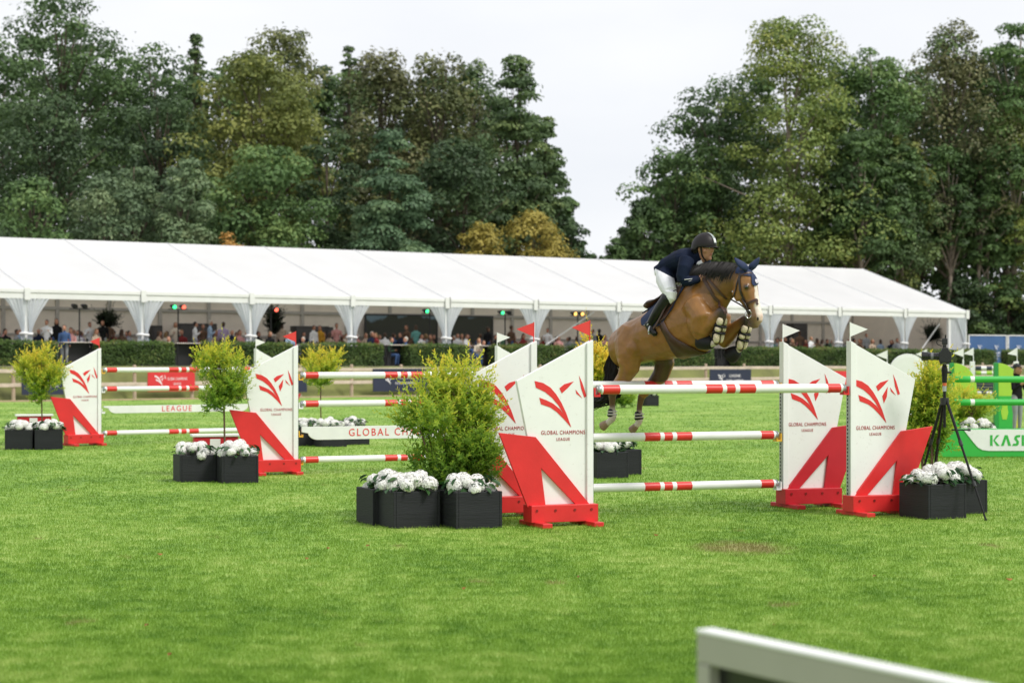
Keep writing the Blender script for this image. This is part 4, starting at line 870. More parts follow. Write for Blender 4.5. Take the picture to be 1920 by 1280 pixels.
# ------------------------------------------------------------------ horse and rider
HY = math.radians(45); FWD = Vector((math.cos(HY), -math.sin(HY), 0)); RGT = Vector((-math.sin(HY), -math.cos(HY), 0)); UPV = Vector((0, 0, 1))
ANC = Vector(((1300 - 960) / FPX * 22.25, 22.25, 0))
def HB(px, py, lat=0.):
    "pixel -> point in the horse's own long vertical plane, shifted lat metres to its right side"
    k = (px - 960) / FPX; a = ANC + RGT * lat
    s = (k * a.y - a.x) / (FWD.x - k * FWD.y); q = a + FWD * s
    q.z = EYE - (py - HOR) / FPX * q.y; return q
def body_co(p):
    d = Vector(p) - ANC; return d.dot(FWD), d.dot(RGT), p[2]
class Fig:
    "union of lofted tubes, melted into one skin by a voxel remesh"
    def __init__(s): s.mb = MB(); s.prim = []
    def loft(s, cs, ra, rb, tagv, side=None, n=18):
        "centres, radius across the side axis and radius along it"
        cs = [Vector(c) for c in cs]; mb = s.mb; k = len(mb.v); m_ = len(cs); side = Vector(side) if side is not None else RGT
        for i, c in enumerate(cs):
            t = (cs[min(i+1, m_-1)] - cs[max(i-1, 0)]).normalized(); b = side - t * side.dot(t)
            if b.length < .05: b = Vector((t.y, -t.x, 0)) if abs(t.z) < .9 else Vector((1, 0, 0))
            b.normalize(); a = t.cross(b)
            for j in range(n):
                an = 2 * math.pi * j / n; mb.v.append(tuple(c + a * (math.cos(an) * ra[i]) + b * (math.sin(an) * rb[i])))
        for i in range(m_ - 1):
            for j in range(n): mb.f.append((k + i*n + j, k + i*n + (j+1) % n, k + (i+1)*n + (j+1) % n, k + (i+1)*n + j)); mb.m.append(0)
        for i, sg in ((0, -1), (m_ - 1, 1)):
            t = (cs[1] - cs[0]).normalized() if i == 0 else (cs[-1] - cs[-2]).normalized()
            kk = len(mb.v); mb.v.append(tuple(cs[i] + t * sg * min(ra[i], rb[i]) * .55))
            for j in range(n):
                a_, b_ = k + i*n + j, k + i*n + (j+1) % n; mb.f.append((kk, b_, a_) if sg < 0 else (kk, a_, b_)); mb.m.append(0)
        for i in range(m_ - 1): s.prim.append((np.array(cs[i]), np.array(cs[i+1]), (ra[i]+rb[i])/2, (ra[i+1]+rb[i+1])/2, tagv))
    def limb(s, pts, rs, tagv, side=None, flat=1., n=14): s.loft(pts, rs, [r * flat for r in rs], tagv, side, n)
    def ball(s, c, r, tagv, sc3=(1, 1, 1), M=None):
        s.mb.ball(c, r, 16, 0, sc3, M); c = np.array(Vector(c)); s.prim.append((c, c + 1e-4, r, r, tagv))
    def skin(s, name, voxel, smooth=4, fac=.5):
        me = s.mb.mesh(name + '_raw', [], fix=True); o = bpy.data.objects.new(name + '_raw', me); COL.objects.link(o)
        r = o.modifiers.new('r', 'REMESH'); r.mode = 'VOXEL'; r.voxel_size = voxel; r.use_smooth_shade = True
        if smooth: q = o.modifiers.new('s', 'SMOOTH'); q.factor = fac; q.iterations = smooth
        dg = bpy.context.evaluated_depsgraph_get(); out_ = bpy.data.meshes.new_from_object(o.evaluated_get(dg)); bpy.data.objects.remove(o); bpy.data.meshes.remove(me)
        out_.name = name; out_.materials.clear(); return out_
    def nearest(s, pts):
        "tag of the closest tube for every point"
        best = np.full(len(pts), 1e9); tg = np.zeros(len(pts), int)
        for a, b, r0, r1, t in s.prim:
            ab = b - a; f = np.clip(((pts - a) @ ab) / max(ab @ ab, 1e-12), 0, 1); d = np.linalg.norm(pts - a - f[:, None] * ab, axis=1) - (r0 + (r1 - r0) * f)
            m_ = d < best; best[m_] = d[m_]; tg[m_] = t
        return tg
def coords(me):
    a = np.empty(len(me.vertices) * 3, np.float32); me.vertices.foreach_get('co', a); return a.reshape(-1, 3).astype(float)
horse_root = ANC.copy(); horse_root.z = 0
horse = empty('horse', HB(1270, 660), label='light bay horse with blue ear bonnet jumping the red and white oxer', cat='horse')
hf = Fig()
def span(st, w_):          # stations given as top and bottom pixels
    cs = [(HB(*a) + HB(*b)) / 2 for a, b in st]; ra = [(HB(*a) - HB(*b)).length / 2 for a, b in st]; return cs, ra, w_
hf.loft(*span([((1153, 640), (1155, 662)), ((1161, 619), (1166, 690)), ((1180, 603), (1200, 683)), ((1204, 592), (1226, 677)), ((1234, 574), (1258, 674)), ((1262, 552), (1290, 669)), ((1286, 532), (1322, 661)), ((1310, 524), (1347, 636)), ((1334, 545), (1362, 608))],
               [.10, .22, .28, .285, .31, .31, .275, .235, .15]), 1)
hf.loft(*span([((1284, 534), (1345, 612)), ((1312, 507), (1358, 582)), ((1344, 495), (1371, 562)), ((1376, 493), (1382, 550)), ((1399, 498), (1391, 543))], [.19, .145, .115, .10, .085]), 2)
hf.loft(*span([((1402, 497), (1387, 522)), ((1409, 509), (1382, 547)), ((1415, 530), (1385, 562)), ((1419, 550), (1395, 573)), ((1424, 573), (1403, 589)), ((1429, 590), (1407, 603)), ((1428, 601), (1413, 610))], [.085, .108, .112, .085, .062, .068, .05]), 3)
hf.limb([HB(1404, 607), HB(1413, 610), HB(1421, 611)], [.03, .036, .026], 3)                       # lower lip
for lt in (.088, -.088): hf.ball(HB(1405 - lt * 55, 536 + 1, lt * .93), .034, 3)                         # eye sockets
for lt in (.10, -.10): hf.limb([HB(1386 - lt*80, 545, lt*.8), HB(1394 - lt*75, 562, lt*.75)], [.055, .05], 3, flat=.5)   # jowl
def leg(pts, tg):           # (px, py, lat, r, flatness)
    hf.limb([HB(x, y, l) for x, y, l, r in pts], [r for *_, r in pts], tg, flat=.86)
leg([(1300, 570, .17, .15), (1316, 596, .20, .145), (1312, 622, .19, .125)], 1)                      # right shoulder
leg([(1308, 626, .18, .112), (1320, 616, .18, .102), (1337, 600, .17, .076), (1352, 585, .165, .060)], 4)
leg([(1350, 584, .165, .055), (1355, 583, .165, .058), (1355, 592, .165, .050), (1351, 612, .16, .036), (1346, 632, .16, .040), (1344, 640, .16, .048)], 5)
leg([(1344, 640, .16, .045), (1334, 645, .155, .038), (1326, 643, .15, .042)], 6); leg([(1328, 643, .15, .045), (1316, 640, .145, .060)], 7)
leg([(1352, 590, -.13, .12), (1352, 622, -.15, .115), (1352, 640, -.15, .10)], 1)
leg([(1352, 640, -.15, .10), (1366, 628, -.155, .088), (1382, 612, -.155, .070), (1398, 599, -.15, .056)], 4)
leg([(1396, 599, -.15, .052), (1401, 598, -.15, .055), (1400, 608, -.15, .047), (1395, 626, -.15, .036), (1390, 644, -.15, .039), (1388, 652, -.15, .046)], 5)
leg([(1388, 652, -.15, .044), (1381, 659, -.15, .037), (1376, 662, -.15, .040)], 6); leg([(1378, 661, -.15, .044), (1369, 668, -.15, .058)], 7)
leg([(1192, 622, .10, .20), (1180, 645, .155, .19), (1180, 668, .18, .165), (1180, 690, .18, .125), (1170, 708, .17, .092), (1158, 722, .165, .072), (1150, 731, .16, .066)], 1)
leg([(1149, 729, .16, .060), (1148, 741, .16, .050), (1148, 758, .155, .037), (1148, 774, .155, .041), (1149, 783, .155, .050)], 8)
leg([(1149, 783, .155, .047), (1142, 791, .155, .039), (1136, 794, .155, .041)], 9); leg([(1138, 793, .155, .044), (1129, 800, .155, .060)], 10)
leg([(1222, 635, -.08, .18), (1238, 662, -.14, .165), (1246, 682, -.17, .125), (1240, 701, -.17, .105), (1226, 718, -.165, .082), (1212, 731, -.16, .064), (1206, 738, -.16, .060)], 1)
leg([(1207, 736, -.16, .056), (1202, 746, -.16, .046), (1199, 762, -.16, .036), (1198, 780, -.16, .039), (1199, 789, -.16, .047)], 8)
leg([(1199, 789, -.16, .044), (1194, 797, -.16, .037), (1190, 800, -.16, .04)], 9); leg([(1192, 799, -.16, .043), (1184, 807, -.16, .056)], 10)
for bx_, by_, bl_, br_ in ((1300, 604, .215, .085), (1312, 610, .225, .080), (1190, 652, .215, .10), (1174, 628, .155, .12), (1172, 676, .225, .09)):
    hf.ball(HB(bx_, by_, bl_), br_, 1)                     # shoulder, triceps, quarter and flank muscles
hm = hf.skin('body', .0135, 5)
hv = coords(hm); tg = hf.nearest(hv)
COAT = np.array([.255, .116, .030]); DK = np.array([.040, .026, .020]); WH = np.array([.66, .58, .50]); HORN = np.array([.27, .18, .11]); PINK = np.array([.58, .37, .31]); GREYM = np.array([.10, .075, .065])
cc = np.tile(COAT, (len(hv), 1))
def blend(col, w_):
    global cc
    w_ = np.clip(w_, 0, 1)[:, None]; cc = cc * (1 - w_) + col * w_
def seg_d(a, b):
    a, b = np.array(a), np.array(b); ab = b - a; f = np.clip((hv - a) @ ab / (ab @ ab), 0, 1); return np.linalg.norm(hv - a - f[:, None] * ab, axis=1)
rel = hv - np.array(ANC); bs = rel @ np.array(FWD); bl = rel @ np.array(RGT); bz = hv[:, 2]
blend(COAT * .50, (tg == 2) * .75 * np.clip((bs - .08) / .22, 0, 1)); blend(COAT * .35, np.where(tg == 2, 1, 0) * np.clip(1 - seg_d(HB(1300, 515), HB(1390, 497)) / .16, 0, 1))  # naturally dark neck coat, with the mane's shade painted in
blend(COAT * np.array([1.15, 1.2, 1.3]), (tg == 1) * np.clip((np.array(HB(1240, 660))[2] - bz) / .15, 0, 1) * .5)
for a, b, r in ((HB(1353, 584, .165), HB(1355, 590, .165), .12), (HB(1399, 599, -.15), HB(1400, 606, -.15), .115)): blend(DK, 1.5 - seg_d(a, b) / r * 1.6)
blend(DK, (tg == 5) * .9); blend(WH * .85, (tg == 6)); blend(DK * .6, (tg == 7))
blend(np.array([.11, .06, .032]), (tg == 8) * .9)
for a, b in ((HB(1148, 776, .155), HB(1142, 793, .155)), (HB(1199, 783, -.16), HB(1192, 800, -.16))): blend(WH, (1.6 - seg_d(a, b) / .07 * 1.1) * np.isin(tg, (8, 9, 10)))
blend(WH * .9, (tg == 9)); blend(HORN, (tg == 10))
gn = np.empty(len(hm.vertices) * 3, np.float32); hm.vertices.foreach_get('normal', gn); gn = gn.reshape(-1, 3) @ np.array(RGT)
blend(DK * .8, (bs < -.1) * (bl < .02) * (gn > -.1) * (bz < np.array(HB(1215, 668))[2]) * (bz > np.array(HB(1215, 716))[2]) * .85)      # dark groin skin, with the shade between the thighs painted in
hd = tg == 3                                   # face: blaze, dark lids, grey and pink muzzle
blend(GREYM, hd * np.clip(1.3 - seg_d(HB(1404, 588, .0), HB(1411, 604, 0)) / .13, 0, 1) * .9)
bz_pts = [HB(1417, 531), HB(1420, 550), HB(1425, 573), HB(1430, 592)]
for (a, b, r) in ((bz_pts[0], bz_pts[1], .022), (bz_pts[1], bz_pts[2], .030), (bz_pts[2], bz_pts[3], .052)): blend(WH * 1.15, hd * np.clip((r * 1.35 - seg_d(a, b)) / (r * .35), 0, 1))
blend(PINK, hd * np.clip(1.4 - seg_d(HB(1430, 595), HB(1427, 604)) / .055, 0, 1) * .7)
for lt in (.1, -.1): blend(DK, hd * np.clip(1.5 - seg_d(HB(1405 - lt*55, 537, lt), HB(1406 - lt*55, 539, lt)) / .035, 0, 1) * .75)
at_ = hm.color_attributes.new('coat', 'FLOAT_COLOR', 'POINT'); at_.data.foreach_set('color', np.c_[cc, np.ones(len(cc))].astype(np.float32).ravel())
CM = mat('horse_coat', (.3, .15, .05), .36, .0, spec=.45); t = CM.node_tree; b = t.nodes['Principled BSDF']
a_ = t.nodes.new('ShaderNodeAttribute'); a_.attribute_name = 'coat'; n_ = t.nodes.new('ShaderNodeTexNoise'); n_.inputs['Scale'].default_value = 9; n_.inputs['Detail'].default_value = 6
co = t.nodes.new('ShaderNodeTexCoord'); t.links.new(co.outputs['Object'], n_.inputs['Vector']); r_ = t.nodes.new('ShaderNodeMapRange'); r_.inputs[1].default_value = .3; r_.inputs[2].default_value = .7; r_.inputs[3].default_value = .82; r_.inputs[4].default_value = 1.15
mu = t.nodes.new('ShaderNodeMix'); mu.data_type = 'RGBA'; mu.blend_type = 'MULTIPLY'; mu.inputs[0].default_value = 1
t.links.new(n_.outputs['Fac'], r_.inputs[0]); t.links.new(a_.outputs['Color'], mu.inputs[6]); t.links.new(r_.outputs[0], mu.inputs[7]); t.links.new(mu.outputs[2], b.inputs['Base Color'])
n2 = t.nodes.new('ShaderNodeTexNoise'); n2.inputs['Scale'].default_value = 11; n2.inputs['Detail'].default_value = 2; bu = t.nodes.new('ShaderNodeBump'); bu.inputs['Strength'].default_value = .35; bu.inputs['Distance'].default_value = .03
t.links.new(co.outputs['Object'], n2.inputs['Vector']); t.links.new(n2.outputs['Fac'], bu.inputs['Height']); t.links.new(bu.outputs[0], b.inputs['Normal'])
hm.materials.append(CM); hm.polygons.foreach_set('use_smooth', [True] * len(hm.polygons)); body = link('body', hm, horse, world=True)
HBVH = BVHTree.FromPolygons([tuple(v) for v in hv], [tuple(p.vertices) for p in hm.polygons])
EYEP = Vector((0, 0, EYE))
def on(px, py, off=.008):
    "point of the horse's near surface under a pixel"
    d = (P(px, py, 20) - EYEP).normalized(); q, nrm, i, ds = HBVH.ray_cast(EYEP, d)
    if q is None: q, nrm, i, ds = HBVH.find_nearest(HB(px, py, .1))
    return q + nrm * off
def near(p, off=.008):
    q, nrm, i, ds = HBVH.find_nearest(Vector(p)); return q + nrm * off, nrm
LEATH = mat('brown_leather', (.055, .022, .013), .42, .2, 20, bump=.1); DLEATH = mat('dark_leather', (.022, .012, .010), .4, .2, 20); NAVYC = mat('navy_cloth', (.010, .022, .075), .75, .12, 20, bump=.2, bscale=200)
FLEECE = mat('cream_fleece', (.62, .52, .38), .95, .12, 40, bump=.9, bscale=90); SILV = mat('polished_steel', (.6, .6, .6), .22, 0, metal=1.)
def smooth_line(pts, n):
    "Catmull-Rom through points"
    pts = [Vector(p) for p in pts]; q = [pts[0]] + pts + [pts[-1]]; out_ = []
    for i in range(1, len(q) - 2):
        for k in range(n):
            t_ = k / n; a, b, c, d = q[i-1], q[i], q[i+1], q[i+2]
            out_.append(.5 * ((2*b) + (c - a) * t_ + (2*a - 5*b + 4*c - d) * t_**2 + (3*b - a - 3*c + d) * t_**3))
    return out_ + [pts[-1]]
def strap(name, pts, wd, m, parent=horse, th=.004, cling=True, n=5):
    "flat leather strap lying on the coat"
    ln_ = smooth_line(pts, n); vs = []; m_ = MB()
    for i, p in enumerate(ln_):
        t_ = (ln_[min(i+1, len(ln_)-1)] - ln_[max(i-1, 0)]).normalized(); q, nr = near(p, th + .002)
        if not cling: q = p
        sd = t_.cross(nr).normalized(); vs += [q - sd*wd/2, q + sd*wd/2, q + sd*wd/2 + nr*th*1.6, q - sd*wd/2 + nr*th*1.6]
    for i in range(len(ln_) - 1):
        for a, b in ((0, 1), (1, 2), (2, 3), (3, 0)): m_.f.append((i*4+a, i*4+b, (i+1)*4+b, (i+1)*4+a)); m_.m.append(0)
    m_.v = [tuple(v) for v in vs]; m_.f += [(3, 2, 1, 0), tuple(len(vs) - 4 + k for k in range(4))]; m_.m += [0, 0]
    return m_.build(name, m, parent, world=True, smooth=False)
def hang(name, pts, r, m, parent=horse, n=6): return MB().tube(smooth_line(pts, n), r, 7).build(name, m, parent, world=True, smooth=True)
# hind hoof rims, eye, nostril
for lt in (.098, -.098):
    MB().ball(HB(1405 - lt*55, 538, lt * 1.08), .021, 14).build('eye', mat('horse_eye', (.008, .006, .005), .08, 0, coat=1.), horse, world=True, smooth=True)
    q, nr = near(HB(1424 - lt*30, 598, lt * .6), .0); m3 = nr.to_track_quat('Z', 'Y').to_matrix().to_4x4()
    MB().ball(q, .016, 12, sc3=(.7, 1.3, .3), M=m3).build('nostril', mat('nostril', (.015, .010, .010), .6, 0), horse, world=True, smooth=True)
# ears in the blue bonnet
for lt, tip in ((.062, (1377, 483)), (-.062, (1424, 482))):
    b0 = HB(1403 - lt*60, 503, lt); tp = P(tip[0], tip[1], b0.y + .0); md = b0.lerp(tp, .5) + RGT * (.018 if lt > 0 else -.018)
    ax = (tp - b0).normalized(); m_ = MB().tube([b0 - ax*.02, b0.lerp(md, .5), md, md.lerp(tp, .6), tp], [.036, .047, .042, .025, .003], 12, flat=.55, side=FWD); m_.build('ear', NAVYC, horse, world=True, smooth=True)
def patch(name, test, off, m, parent=horse, thick=.006):
    "cloth: a piece of the horse's own surface lifted off the coat"
    b_ = bmesh.new(); b_.from_mesh(hm); b_.normal_update(); b_.faces.ensure_lookup_table()
    kill = [f for f in b_.faces if not test(f.calc_center_median())]; bmesh.ops.delete(b_, geom=kill, context='FACES')
    for _ in range(8): bmesh.ops.smooth_vert(b_, verts=[v for v in b_.verts], factor=.5, use_axis_x=True, use_axis_y=True, use_axis_z=True)
    b_.normal_update()
    for v in b_.verts: v.co += v.normal * off
    r = bmesh.ops.solidify(b_, geom=b_.faces[:], thickness=-thick)
    me = bpy.data.meshes.new(name); b_.to_mesh(me); b_.free(); me.materials.clear(); me.materials.append(m); me.polygons.foreach_set('material_index', [0] * len(me.polygons)); me.polygons.foreach_set('use_smooth', [True] * len(me.polygons))
    for a in list(me.color_attributes): me.color_attributes.remove(a)
    return link(name, me, parent, world=True)
def pix(p): return 960 + p[0] / p[1] * FPX, HOR - (p[2] - EYE) / p[1] * FPX
def inside(poly, x, y):
    c = False; j = len(poly) - 1
    for i in range(len(poly)):
        if (poly[i][1] > y) != (poly[j][1] > y) and x < (poly[j][0] - poly[i][0]) * (y - poly[i][1]) / (poly[j][1] - poly[i][1]) + poly[i][0]: c = not c
        j = i
    return c
def side_poly(pp, lat=.27):
    "polygon drawn on the flank -> the same outline in body length / height"
    return [(body_co(HB(x, y, lat))[0], HB(x, y, lat)[2]) for x, y in pp]
pad_poly = side_poly([(1200, 598), (1212, 582), (1235, 560), (1258, 538), (1273, 529), (1270, 550), (1262, 580), (1252, 600), (1244, 612), (1228, 614), (1206, 612)])
def in_pad(c):
    s_, l_, z_ = body_co(c); return inside(pad_poly, s_, z_) or (inside(side_poly([(1212, 590), (1222, 566), (1274, 516), (1282, 530), (1264, 560)], 0), s_, z_))
pad = patch('saddle_pad', in_pad, .010, NAVYC, thick=.012)
# bonnet over poll and forehead
bon = side_poly([(1387, 488), (1414, 488), (1421, 512), (1420, 521), (1403, 519), (1387, 514)], 0)
bonnet = patch('ear_bonnet', lambda c: inside(bon, *body_co(c)[::2]) and hf is not None, .007, NAVYC, thick=.004)
tabc = [(1405, 513), (1426, 517), (1425, 526), (1418, 537), (1413, 539), (1408, 534)]
patch('bonnet_tab', lambda c: inside([(x, y) for x, y in tabc], *pix(c)) and (Vector(c) - HB(1416, 525)).length < .16, .012, NAVYC, thick=.004)
q, nr = near(on(1416, 528), .020); M3 = nr.to_track_quat('Z', 'Y').to_matrix().to_4x4()
MB().ball(q, .026, 18, sc3=(1, 1, .12), M=M3).build('bonnet_badge', mat('badge', (.62, .58, .66), .5, .25, 60), bonnet, world=True, smooth=True)
# saddle: seat, cantle, flap
SAD = lambda px, py, l=0.: HB(px, py, l)
sf = Fig(); sf.loft([SAD(1222, 570), SAD(1229, 568), SAD(1236, 567), SAD(1248, 558), SAD(1260, 545), SAD(1268, 536)], [.03, .045, .03, .028, .035, .03], [.13, .17, .16, .13, .10, .06], 1)
sm_ = sf.skin('seat', .012, 4); sm_.materials.append(LEATH); link('saddle', sm_, horse, world=True)
flap = side_poly([(1256, 545), (1269, 534), (1270, 552), (1262, 578), (1254, 598), (1244, 606), (1240, 590), (1246, 566)])
for sg in (1, -1): patch('saddle_flap', lambda c: inside(flap, *body_co(c)[::2]) and body_co(c)[1] * sg > .1, .028, LEATH, thick=.010)
MB().ball(SAD(1221, 573), .075, 14, sc3=(1, 1.5, .55), M=Matrix.Rotation(-HY, 4, 'Z')).build('saddle_cantle', LEATH, horse, world=True, smooth=True)
# girth with broad belly guard
def belt(name, top, bot, wd0, wd1, m, off=.012, th=.010):
    "band round the barrel in the plane through a flank point and the belly"
    a, b = HB(*top, 0.), HB(*bot, 0.); rows = []; mb = MB(); n = 40
    c0 = (a + b) / 2
    for i in range(n + 1):
        an = math.pi * (-.12 + 1.24 * i / n); ax = (b - a).normalized(); dr = RGT * math.cos(an) + ax * math.sin(an)
        f = math.sin(min(max(an, 0), math.pi)); wd = wd0 + (wd1 - wd0) * max(0, f) ** 3
        hit = HBVH.ray_cast(c0 + dr * 1.2, -dr); p = hit[0] if hit[0] is not None else c0; nr = hit[1] if hit[0] is not None else dr
        along = (FWD - ax * FWD.dot(ax)).normalized()
        for w_ in (-.5, 0, .5):
            q, n2 = near(p + along * wd * w_, off); rows.append(q)
    for i in range(n):
        for k in range(2): mb.f.append((i*3+k, i*3+k+1, (i+1)*3+k+1, (i+1)*3+k)); mb.m.append(0)
    mb.v = [tuple(v) for v in rows]; o = mb.build(name, m, horse, world=True, smooth=True); s_ = o.modifiers.new('th', 'SOLIDIFY'); s_.thickness = th; s_.offset = 1; return o
belt('girth', (1254, 560), (1302, 668), .075, .36, LEATH)
# breastplate, bridle
strap('breastplate', [on(1318, 520), on(1330, 540), on(1342, 560), on(1352, 576), on(1360, 588)], .035, LEATH)
strap('breastplate', [on(1322, 517), on(1336, 532), on(1350, 548), on(1363, 560)], .024, LEATH)
strap('cheekpiece', [on(1388, 512), on(1387, 525), on(1389, 545), on(1396, 562), on(1403, 578), on(1406, 588)], .026, DLEATH)
strap('browband', [on(1387, 517), on(1396, 514), on(1408, 513), on(1421, 514)], .020, LEATH)
strap('noseband', [on(1400, 570), on(1408, 566), on(1418, 562), on(1427, 563), on(1430, 566)], .026, LEATH)
strap('throatlash', [on(1386, 520), on(1381, 540), on(1377, 556)], .016, DLEATH)
strap('crownpiece', [on(1389, 508), on(1392, 500), on(1398, 497)], .026, DLEATH)
bit = on(1406, 589, .02)
MB().tube([bit + Vector((math.cos(a) * .032, 0, math.sin(a) * .045)) for a in np.linspace(0, 6.283, 17)], .006, 7).build('bit_ring', SILV, horse, world=True, smooth=True)
hand = HB(1313, 524, .12)
hang('rein', [bit, P(1394, 575, bit.y + .02), P(1362, 556, 21.95), P(1338, 538, 22.0), hand], .008, DLEATH)
hang('rein', [bit, P(1396, 568, bit.y), P(1378, 548, 21.8), P(1350, 532, 21.95), P(1330, 521, 22.05), hand], .008, DLEATH)
hang('rein', [HB(1408, 590, -.08), HB(1380, 556, -.14), HB(1340, 520, -.12), HB(1318, 512, -.1)], .008, DLEATH)
MB().ball(P(1374, 547, 21.75), .014, 10).build('martingale_ring', SILV, horse, world=True, smooth=True)
# forelegs: fleece boots, black straps, bell boots; hind boots
def boot(a, b, r0, r1, lat, fleece=True):
    A_, B_ = HB(*a, lat), HB(*b, lat); ax = (B_ - A_)
    fr = FWD * .8 + Vector((0, 0, -.1))
    if fleece:
        for k, (f0, f1) in enumerate(((.0, .30), (.38, .58), (.66, 1.04))):
            for sd in (-1, 1):
                pts = [A_ + ax * f + RGT * sd * (.032 + .012 * math.sin(f * 3)) + FWD * .008 for f in np.linspace(f0, f1, 6)]
                MB().tube(pts, [.024, .034, .036, .036, .034, .024], 10).build('fleece_pad', FLEECE, horse, world=True, smooth=True)
        MB().tube([A_ + ax * f - FWD * .03 for f in np.linspace(.02, .98, 6)], [.03, .045, .047, .047, .05, .04], 12).build('tendon_boot', BLACK, horse, world=True, smooth=True)
        for f in (.34, .62):
            c_ = A_ + ax * f; axn = ax.normalized(); s1 = RGT; s2 = axn.cross(s1).normalized()
            MB().tube([c_ + (s1 * math.cos(q) + s2 * math.sin(q)) * .062 for q in np.linspace(0, 6.283, 17)], .012, 8).build('boot_strap', BLACK, horse, world=True, smooth=True)
    else:
        MB().tube([A_ + ax * f - FWD * .008 for f in np.linspace(0, 1, 6)], [.036, .045, .044, .046, .054, .046], 12).build('fetlock_boot', BLACK, horse, world=True, smooth=True)
        axn = ax.normalized(); s1 = RGT; s2 = axn.cross(s1).normalized()
        for f in (.35, .7):
            c_ = A_ + ax * f; MB().tube([c_ + (s1 * math.cos(q) + s2 * math.sin(q)) * .052 for q in np.linspace(0, 6.283, 17)], .008, 8).build('boot_strap', mat('pale_strap', (.5, .47, .44), .7), horse, world=True, smooth=True)
boot((1354, 596), (1345, 640), .05, .05, .16); boot((1400, 611), (1389, 652), .05, .05, -.15)
boot((1148, 766), (1148, 781), .05, .05, .155, False); boot((1198, 771), (1199, 787), .05, .05, -.16, False)
def bell(a, b, lat):
    A_, B_ = HB(*a, lat), HB(*b, lat); MB().tube([A_.lerp(B_, f) for f in (0, .15, .5, .85, 1.)], [.050, .066, .084, .094, .090], 18).build('bell_boot', BLACK, horse, world=True, smooth=True)
bell((1336, 645), (1313, 639), .15); bell((1384, 656), (1368, 668), -.15)
# mane and tail: many tapering locks
HAIR = mat('black_hair', (.009, .007, .006), .5, .3, 40, spec=.3)
def locks(name, gens, wd, parent=horse):
    mb = MB()
    for pts in gens:
        pts = smooth_line(pts, 3); k = len(mb.v); n = len(pts)
        for i, p in enumerate(pts):
            t_ = (pts[min(i+1, n-1)] - pts[max(i-1, 0)]).normalized(); sd = t_.cross(Vector((rnd.uniform(-.3, .3), -1, .2))).normalized(); w_ = wd * (1 - (i / (n - 1)) ** 1.5) + .001
            mb.v += [tuple(p - sd * w_/2), tuple(p + sd * w_/2)]
        for i in range(n - 1): mb.f.append((k + 2*i, k + 2*i + 1, k + 2*i + 3, k + 2*i + 2)); mb.m.append(0)
    return mb.build(name, HAIR, parent, world=True, smooth=True, fix=False)
ml = []
for k in range(560):
    f = rnd.random() ** 1.25; px, py = (1302 + 88 * f, 503 - 9 * math.sin(f * 2.6)); b0 = HB(px, py + 2, rnd.uniform(-.02, .03)); L0 = rnd.uniform(.10, .21)
    bk = rnd.uniform(.3, .9); out_ = rnd.uniform(.05, .10)
    p1 = b0 + UPV * rnd.uniform(.005, .03) + RGT * out_ * .5 - FWD * L0 * .35 * bk; p2 = b0 + RGT * (out_ + .03) - UPV * L0 * .45 - FWD * L0 * .7 * bk; p3 = b0 + RGT * (out_ + .05) - UPV * L0 * rnd.uniform(.7, 1.05) - FWD * L0 * bk
    ml.append([b0, p1, p2, p3])
locks('mane', ml, .016)
tl = []
for k in range(300):
    o1 = lambda s_: Vector((rnd.gauss(0, s_), rnd.gauss(0, s_), rnd.gauss(0, s_ * .6))); e = rnd.uniform(.55, 1)
    pts = [HB(1159, 624), HB(1151, 652) + o1(.02), HB(1147, 690) + o1(.035), HB(1144, 722) + o1(.045), HB(1134, 744) + o1(.045), HB(1112 + rnd.uniform(-8, 18), 752 + rnd.uniform(-6, 9)) + o1(.05)]
    tl.append(pts[:max(4, int(round(6 * e)))])
for k in range(160):                    # lower part of the tail swishing out behind
    o1 = lambda s_: Vector((rnd.gauss(0, s_), rnd.gauss(0, s_), rnd.gauss(0, s_ * .6)))
    tl.append([HB(1148, 720) + o1(.03), HB(1150, 738) + o1(.04), HB(1138, 748) + o1(.04), HB(1116, 752 + rnd.uniform(-4, 8)) + o1(.04), HB(1096 + rnd.uniform(-8, 16), 756 + rnd.uniform(-8, 14)) + o1(.05)])
locks('tail', tl, .02)
# ---------------------------------------------------------------- rider
rider = empty('person', HB(1262, 520), label='rider in navy jacket, white breeches and black helmet leaning forward on the jumping horse', cat='person')
rf = Fig(); JK, BR, BT, SK, SH, BELT = 0, 1, 2, 3, 4, 5
R = HB
rf.loft([R(1249, 505), R(1256, 501), R(1264, 497), R(1275, 491), R(1288, 487), R(1299, 484), R(1306, 483)], [.105, .120, .125, .13, .135, .115, .07], [.15, .18, .17, .175, .205, .20, .10], JK)
rf.loft([R(1250, 497), R(1246, 502), R(1249, 511), R(1257, 517), R(1266, 521)], [.06, .09, .085, .06, .03], [.11, .16, .19, .20, .20], JK)                      # coat tails
rf.limb([R(1254, 509), R(1268, 517), R(1274, 526)], [.12, .10, .03], JK, flat=1.5)                                                    # hanging coat front
for sd in (1, -1):
    L_ = lambda x, y, l: R(x + (0 if sd > 0 else 22), y + (0 if sd > 0 else -2), l * sd)
    rf.limb([L_(1246, 515, .13), L_(1247, 525, .20), L_(1252, 538, .26), L_(1256, 548, .29)], [.10, .104, .094, .080], BR)
    rf.limb([L_(1257, 547, .29), L_(1256, 556, .295), L_(1247, 568, .30)], [.080, .074, .06], BR)
    rf.limb([L_(1252, 558, .305), L_(1243, 572, .31), L_(1232, 588, .315), L_(1223, 602, .315), L_(1220, 608, .315)], [.073, .074, .066, .055, .05], BT)
    rf.limb([L_(1214, 606, .31), L_(1219, 613, .315), L_(1224, 620, .32), L_(1229, 627, .325)], [.042, .045, .042, .032], BT, flat=1.05)
